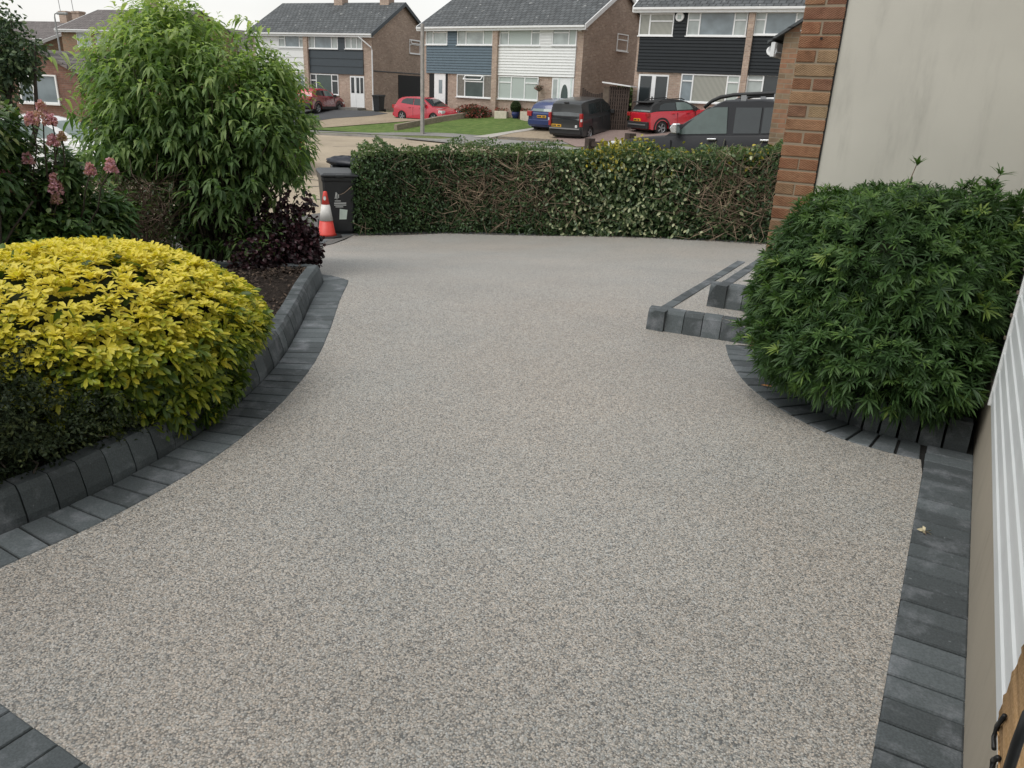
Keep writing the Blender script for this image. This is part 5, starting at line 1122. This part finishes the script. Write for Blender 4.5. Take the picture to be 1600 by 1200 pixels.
stems(TW, (0, 0, 0), [tuple(AS(random.uniform(160, 265), random.uniform(290, 380), 6.1)-qq) for _ in range(24)], .009, plain('red_twigs', (.1, .065, .045), .8, var=.4), 5, .08, r1=.003)
# small tree at far left edge
q = AS(-10, 200, 9.); LT = thing('dark_tree', 'dark blue green leafy tree top at the upper left edge', 'tree', (q[0], q[1], -.6)); qq = np.array([q[0], q[1], -.6])
lt = mat_leaf('bluegreen_leaves', [(0, (.035, .065, .038)), (.7, (.08, .13, .065)), (1, (.15, .2, .09))], .45, .2)
for i, ((px, py), rad, n) in enumerate((((5, 75), (.34, .4, .28), 1300), ((-30, 110), (.5, .5, .5), 1500), ((15, 105), (.28, .3, .22), 800), ((-45, 30), (.4, .4, .4), 800), ((18, 32), (.1, .12, .06), 60), ((55, 70), (.08, .1, .06), 40))):
    B = Blob(AS(px, py, 9.)-qq, rad, amp=.35, seed=90+i); P, O, D_ = B.pts(n, .7, -.9, 1.); leafmesh('crown', P, unit(O+rdirs(n)), rdirs(n), .06, .038, RNG.random(n), lt, LT, simple=True)
stems(LT, (0, 0, -.2), [tuple(AS(x, y, 9.)-qq) for x, y in ((0, 75), (-30, 110), (15, 105), (18, 32), (-45, 30), (55, 70))], .06, M['bark'], 6, .1, 'trunk', .01)
q = AS(-40, 330, 4.6); LS = thing('leafy_shrub', 'green leafy shrub cut by the left edge below the dark tree', 'shrub', (q[0], q[1], .05)); qq = np.array([q[0], q[1], .05])
B = Blob((0, 0, 0), (.3, .35, .55), amp=.25, seed=99); B.cc = AS(-42, 235, 4.9)-qq; shoots(B, 260, 'foliage', fm, LS, nl=8, sl=.16, L=.085, W=.04, depth=.6)
stems(LS, (0, 0, 0), [tuple(B.cc+RNG.normal(0, .15, 3)) for _ in range(8)], .012)
# leaf litter on the left bed
n = 1800; a = RNG.random(n); ci = RNG.integers(40, len(LC)-6, n); nn_ = normals2(LC); P2 = LC[ci, :2]+nn_[ci]*(.33+.9*a*a)[:, None]
lz = np.array([h(*p) for p in P2])+.1+RNG.uniform(0, .03, n); P = np.c_[P2, lz]
tag(leafmesh('leaf_litter', P, unit(rdirs(n)*np.array([1, 1, .25])), np.array([[0, 0, 1.]]*n)+RNG.normal(0, .2, (n, 3)), .035, .016, RNG.random(n), mat_leaf('litter', [(0, (.02, .014, .01)), (.6, (.05, .033, .024)), (1, (.12, .085, .06))], .8, 0), simple=True), 'brown bark chips and dead leaves on the left bed', 'leaf litter', kind='stuff')

# narrow leaved shrub on the right
gc = np.array([-.36, 4.52, .1]); GS = thing('narrow_leaved_shrub', 'large rounded dark green shrub of narrow leaves against the cream wall', 'shrub', tuple(gc))
gm_ = mat_leaf('narrow_leaves', [(0, (.035, .075, .028)), (.45, (.075, .148, .046)), (.8, (.125, .22, .06)), (1, (.24, .33, .08))], .5, .36, .35)
gb = [((.08, 0, .52), (.60, .56, .50), 1250), ((-.21, -.12, .41), (.34, .42, .41), 560), ((-.14, -.02, .68), (.36, .34, .33), 300), ((.42, -.02, .78), (.26, .34, .32), 320), ((.35, -.12, .45), (.3, .46, .5), 520), ((.12, -.44, .25), (.55, .34, .26), 460), ((.05, .05, .78), (.46, .36, .27), 300), ((.42, -.05, .66), (.24, .36, .32), 260)]
for i, (c, rad, n) in enumerate(gb):
    n = int(n*1.8)
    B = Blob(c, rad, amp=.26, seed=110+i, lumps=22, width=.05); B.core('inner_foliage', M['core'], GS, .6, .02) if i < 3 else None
    P, O, D_ = B.pts(n, .3, -.75, 2.); ok = (P[:, 0]+gc[0] < .26) & (P[:, 1]+gc[1] < 4.99) & (P[:, 2] > .04) & ~((P[:, 0]+gc[0] < -1.1) & (P[:, 1]+gc[1] > 5.)); P, O = P[ok], O[ok]; n = len(P)
    ax = unit(O+np.array([0, 0, .45])+RNG.normal(0, .3, (n, 3))); k = 13; LP, LD, LA, LL, LW = whorls(P, ax, k, .85, .066, .0088)
    sc_ = np.repeat(RNG.uniform(.7, 1.25, n), k); LL = LL*sc_; LW = LW*(.5+.5*sc_); tone = np.repeat(np.clip(RNG.normal(.40, .24, n), 0, 1), k)+RNG.normal(0, .08, n*k); leafmesh('foliage', LP, LD, LA, LL, LW, tone, gm_, GS, droop=.35, fold=.12, shape=(.25, .7), wid=(.9, .95))
    n2 = n//2; P, O, D_ = B.pts(n2, .55, -.75, 1.); leafmesh('foliage', *[x for x in whorls(P, unit(O+rdirs(n2)*.6), 9, .9, .09, .011)], RNG.uniform(0, .35, n2*9), gm_, GS, simple=True)
tips = [(AS(1432, 258, 4.3)), (AS(1562, 274, 4.05)), (AS(1470, 668, 3.55)), (AS(1360, 560, 3.6)), (AS(1290, 585, 3.75)), (AS(1250, 600, 3.8)), (AS(1330, 620, 3.55))]
P = np.array(tips)-gc; ax = unit(np.array([[0, 0, 1.], [.2, 0, 1], [-.1, -.9, .3], [-.3, -.8, .3], [-.3, -.8, .1], [-.5, -.7, .1], [-.3, -.9, .1]])); k = 13
leafmesh('spray', *whorls(P, ax, k, .9, .085, .011), np.repeat(RNG.uniform(.4, .9, len(P)), k), gm_, GS, droop=.3, shape=(.25, .7), wid=(.9, .95))
stems(GS, (0, 0, 0), [tuple(p) for p in P]+[tuple(p*.7) for p in rdirs(20, .2)*np.array([.8, .6, .9])], .011, M['twig'], 5, .05, r1=.0025)

# ================================================================== the hedge
hb_ = crv([tuple(p) for p in HB], 8); hb_ = resample(hb_, .12); hn = normals2(hb_); nb_ = len(hb_)
HG = thing('hedge', 'long clipped mixed hedge of green and variegated leaves with bare brown twigs', 'hedge', (float(HB[0][0]), float(HB[0][1]), 0)); hO = np.array([HB[0][0], HB[0][1], 0])
hz0 = np.array([h(*p) for p in hb_]); fr_ = np.linspace(0, 1, nb_)
topz = np.interp(fr_, [0, .02, .09, .5, .8, 1.], [AS(575, 256, 13)[2]-.0, AS(600, 236, 13.2)[2], AS(640, 231, 13.4)[2], AS(860, 227, 13.8)[2], AS(1040, 227, 13.8)[2], AS(1190, 214, 13.4)[2]])
def hedge_pts(n, top=.25, inset=.35, u=None):
    u = RNG.random(n) if u is None else u; f_ = np.clip(u, 0, .9999)*(nb_-1); i = f_.astype(int); w_ = (f_-i)[:, None]; base = hb_[i]*(1-w_)+hb_[i+1]*w_; nr = hn[i]
    lump = .05*np.sin(u*31)+.04*np.sin(u*83+1)+.04*np.sin(u*17+2)+.03*np.sin(u*190)
    v = RNG.random(n); ontop = RNG.random(n) < top; dz = topz[i]-hz0[i]
    z = np.where(ontop, hz0[i]+dz*(1+lump*.85)-RNG.random(n)**2*.2, hz0[i]+.02+dz*v*.99)
    bul = .06*np.sin(v*5+u*21)+.05*np.sin(v*9-u*33+1)+.03*np.sin(v*14+u*57)
    dep = np.where(ontop, RNG.uniform(.02, .9, n), RNG.random(n)**2*inset+bul*.5+.02+.12*np.clip(v-.75, 0, 1)*2)
    P = np.c_[base+nr*dep[:, None], z]-hO; out = np.c_[-nr, np.zeros(n)]; out = np.where(ontop[:, None], np.array([0, 0, 1.]), out); return P, out, u, np.where(ontop, 1, v)
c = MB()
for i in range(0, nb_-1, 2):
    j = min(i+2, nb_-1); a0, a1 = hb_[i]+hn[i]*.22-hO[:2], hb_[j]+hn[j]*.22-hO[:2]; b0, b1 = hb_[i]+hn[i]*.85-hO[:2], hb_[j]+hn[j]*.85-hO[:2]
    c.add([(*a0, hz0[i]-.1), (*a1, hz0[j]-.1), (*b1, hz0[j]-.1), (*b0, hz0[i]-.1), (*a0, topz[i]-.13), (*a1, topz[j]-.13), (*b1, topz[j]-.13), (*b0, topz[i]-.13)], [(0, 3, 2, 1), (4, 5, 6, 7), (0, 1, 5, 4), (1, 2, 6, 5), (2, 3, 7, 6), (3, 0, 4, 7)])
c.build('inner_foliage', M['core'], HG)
n = 30000; P, O, u, v = hedge_pts(n); bare = np.exp(-((u-.37)/.14)**2)*np.exp(-((v-.55)/.3)**2); br2 = np.exp(-((u-.93)/.07)**2)*np.exp(-((v-.45)/.3)**2)
keep = RNG.random(n) > .8*np.maximum(bare, .8*br2); P, O, u, v = P[keep], O[keep], u[keep], v[keep]; n = len(P)
hm = mat_leaf('hedge_leaves', [(0, (.032, .062, .027)), (.5, (.068, .122, .045)), (.8, (.125, .185, .068)), (1, (.2, .25, .1))], .4, .28, .4)
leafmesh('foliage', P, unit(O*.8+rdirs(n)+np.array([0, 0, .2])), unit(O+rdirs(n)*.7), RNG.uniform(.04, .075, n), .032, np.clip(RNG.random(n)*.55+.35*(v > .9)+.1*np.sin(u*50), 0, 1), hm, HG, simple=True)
n = 1700; u = np.clip(RNG.normal(.68, .10, n), .3, .97); P, O, u, v = hedge_pts(n, .12, .12, u); keep = v < .98; P, O, v = P[keep], O[keep], v[keep]; n = len(P); P -= O*(-.03)
vm = NT('variegated_leaves'); a_ = vm.node('Attribute', attribute_name='tone'); vm.set(vm.ramp(a_.outputs['Fac'], [(0, (.05, .085, .03)), (.45, (.11, .15, .06)), (.65, (.24, .27, .14)), (1, (.38, .39, .22))]), .4)
leafmesh('variegated_foliage', P, unit(O*.5+rdirs(n)), unit(O+rdirs(n)*.6), RNG.uniform(.05, .085, n), .042, RNG.random(n)**1.5, vm.mat, HG, shape=(.3, .7), wid=(.95, .9))
n = 900; u = np.clip(np.r_[RNG.normal(.635, .035, 600), RNG.normal(.95, .012, 80), RNG.normal(.72, .07, 220)], 0, 1); P, O, u, v = hedge_pts(n, .55, .12, u); keep = v > .72; P, O = P[keep], O[keep]; n = len(P); P[:, 2] += RNG.uniform(0, .1, n)
leafmesh('yellow_foliage', P, unit(O*.5+rdirs(n)), unit(O+rdirs(n)*.6), .07, .04, RNG.random(n), mat_leaf('yellow_leaves', [(0, (.14, .15, .03)), (1, (.5, .42, .06))]), HG, shape=(.3, .7), wid=(.95, .9))
tw = MB(); 
for k in range(1250):
    u = min(.995, max(.01, random.gauss(.37, .13))) if k < 700 else (min(.995, max(.6, random.gauss(.93, .06))) if k < 1150 else random.uniform(.02, .99))
    i = int(u*(nb_-1)); vv = random.betavariate(2.2, 2.2) if k < 1150 else random.uniform(.0, 1.)
    b = Vector((*(hb_[i]+hn[i]*random.uniform(.0, .2)-hO[:2]), hz0[i]+(topz[i]-hz0[i])*vv)); T = Vector((hn[i][1], -hn[i][0], 0)); N_ = Vector((*hn[i], 0))
    d = (T*random.gauss(0, 1)+Vector((0, 0, random.gauss(.25, .6)))-N_*random.uniform(-.15, .3)).normalized()*random.uniform(.15, .5); w = (T*random.gauss(0, .05)+Vector((0, 0, random.gauss(-.02, .05))))
    q0, q1, q2 = b, b+d*.5+w, b+d
    if q2.z > topz[i]+.06: q2.z = topz[i]+.06*random.random()
    tw.tube([q0, q1, q2], random.uniform(.003, .0075), 3, .002, False)
tw.build('bare_twigs', plain('bare_twigs', (.25, .185, .125), .8, var=.5, scale=5.), HG, smooth=True)
gs = MB()
for k in range(70):        # tall pale grass stems at the pier end
    u = random.gauss(.94, .04); i = min(nb_-1, max(0, int(u*(nb_-1)))); b = Vector((*(hb_[i]+hn[i]*random.uniform(-.03, .3)-hO[:2]), hz0[i]+random.uniform(.5, 1.1))); dx = random.gauss(.1, .15)
    gs.tube([b, b+Vector((dx*.3, dx*.2, .25)), b+Vector((dx, dx*.6, .4))], .004, 3, .002, False)
gs.build('grass_stems', plain('dry_grass', (.28, .27, .15), .8), HG)
n = 1500; i = RNG.integers(0, nb_-1, n); w_ = RNG.random((n, 1)); P = np.c_[hb_[i]*(1-w_)+hb_[i+1]*w_-hn[i]*RNG.normal(0, .07, n)[:, None], np.array([h(*hb_[k]) for k in i])+.025]
tag(leafmesh('hedge_debris', P, unit(rdirs(n)*np.array([1, 1, .15])), np.array([[0, 0, 1.]]*n)+RNG.normal(0, .2, (n, 3)), .03, .014, RNG.random(n), mat_leaf('debris', [(0, (.04, .03, .02)), (.6, (.12, .095, .07)), (1, (.2, .17, .12))], .8, 0), simple=True), 'dry leaf crumbs along the foot of the hedge', 'leaf litter', kind='stuff')

# ================================================================== little things close by
p = AZ(1445, 832, .018); lf = thing('dry_leaf', 'crumpled pale dry leaf lying on the straight paver strip by the garage', 'leaf', (p[0], p[1], .02), .7)
m = MB()
for k in range(5):
    a = k*1.25; m.add([(0, 0, .004), (.016*cos(a-.35), .016*sin(a-.35), .012), (.03*cos(a), .03*sin(a), .004+.006*(k % 2)), (.016*cos(a+.35), .016*sin(a+.35), .002)], [(0, 1, 2, 3)])
m.build('blade', plain('dry_leaf', (.5, .44, .29), .8, var=.25, scale=60.), lf); MB().tube([(0, 0, .004), (-.02, -.03, .008)], .0015, 4).build('stalk', M['twig'], lf)
p = AZ(1197, 604, .018); lf = thing('dry_leaf', 'small orange leaf lying on the curved pavers before the green shrub', 'leaf', (p[0], p[1], .02), .2)
MB().add([(-.03, 0, .003), (-.01, .009, .008), (.02, .008, .006), (.035, 0, .003), (.02, -.008, .004), (-.01, -.009, .005)], [(0, 1, 4, 5), (1, 2, 3, 4)]).build('blade', plain('orange_leaf', (.5, .24, .08), .7), lf)
# coir lined wall basket at the bottom right
def onX(px, py, X): v = ray(px, py); q = v*(X/v[0]); return np.array([q[0], q[1], q[2]+CAM_H])
A = onX(1597, 1012, .235); B_ = onX(1562, 1110, .235); C_ = onX(1560, 1195, .235)
cb0 = thing('coir_basket', 'coir lined basket in black wire frame hung on the white ribbed panelling', 'basket', tuple(B_))
A, C_ = A-B_, C_-B_; coir = NT('coir'); w_ = coir.noise(160., coir.obj(), 6, .7); coir.set(coir.ramp(w_, [(.3, (.46, .25, .1)), (.5, (.66, .4, .18)), (.7, (.8, .54, .3))]), .95); coir.bump(w_, .4, .006)
prof = crv([(A[1]+.03, A[2]+.03), (A[1], A[2]), (A[1]*.55, A[2]*.5), (.0, .0), (C_[1]*.6, C_[2]*.5), (C_[1], C_[2]), (C_[1]-.05, C_[2]-.07)], 6)
pl_ = [tuple(q) for q in prof]+[(prof[-1][0]-.35, prof[-1][1]), (prof[0][0]-.35, prof[0][1])]
vs, fs = [], []; kx = 7; nq = len(prof)
for j in range(kx):
    e = j/(kx-1)
    for (yy, zz) in prof: vs.append((.10*e*e+random.gauss(0, .001), yy-.03*e+random.gauss(0, .002), zz+.02*e+random.gauss(0, .002)))
fs = [(j*nq+i, j*nq+i+1, (j+1)*nq+i+1, (j+1)*nq+i) for j in range(kx-1) for i in range(nq-1)]
b0 = len(vs)
for (yy, zz) in prof: vs.append((.0, yy-.3, zz))
fs += [(i, i+1, b0+i+1, b0+i) for i in range(nq-1)]
MB().add(vs, fs).build('coir_liner', coir.mat, cb0, smooth=True)
fr = MB(); W_ = lambda x, y, X=.231: tuple(onX(x, y, X)-B_)
fr.tube([W_(1570, 1118), W_(1558, 1134), W_(1553, 1152), W_(1553, 1170)], .0038, 8)
fr.tube([W_(1560, 1184), W_(1552, 1188), W_(1550, 1204), W_(1552, 1220)], .0045, 8)
fr.build('wire_hoop', M['black'], cb0, smooth=True); fr = MB()
e0, e1 = onX(1600, 1135, .20)-B_, onX(1578, 1200, .20)-B_; fr.tube([tuple(e0+(e0-e1)*.3), tuple((e0+e1)/2+np.array([0, .006, 0])), tuple(e1+(e1-e0)*.5)], .0065, 8)
fr.build('strap', M['black'], cb0, smooth=True)
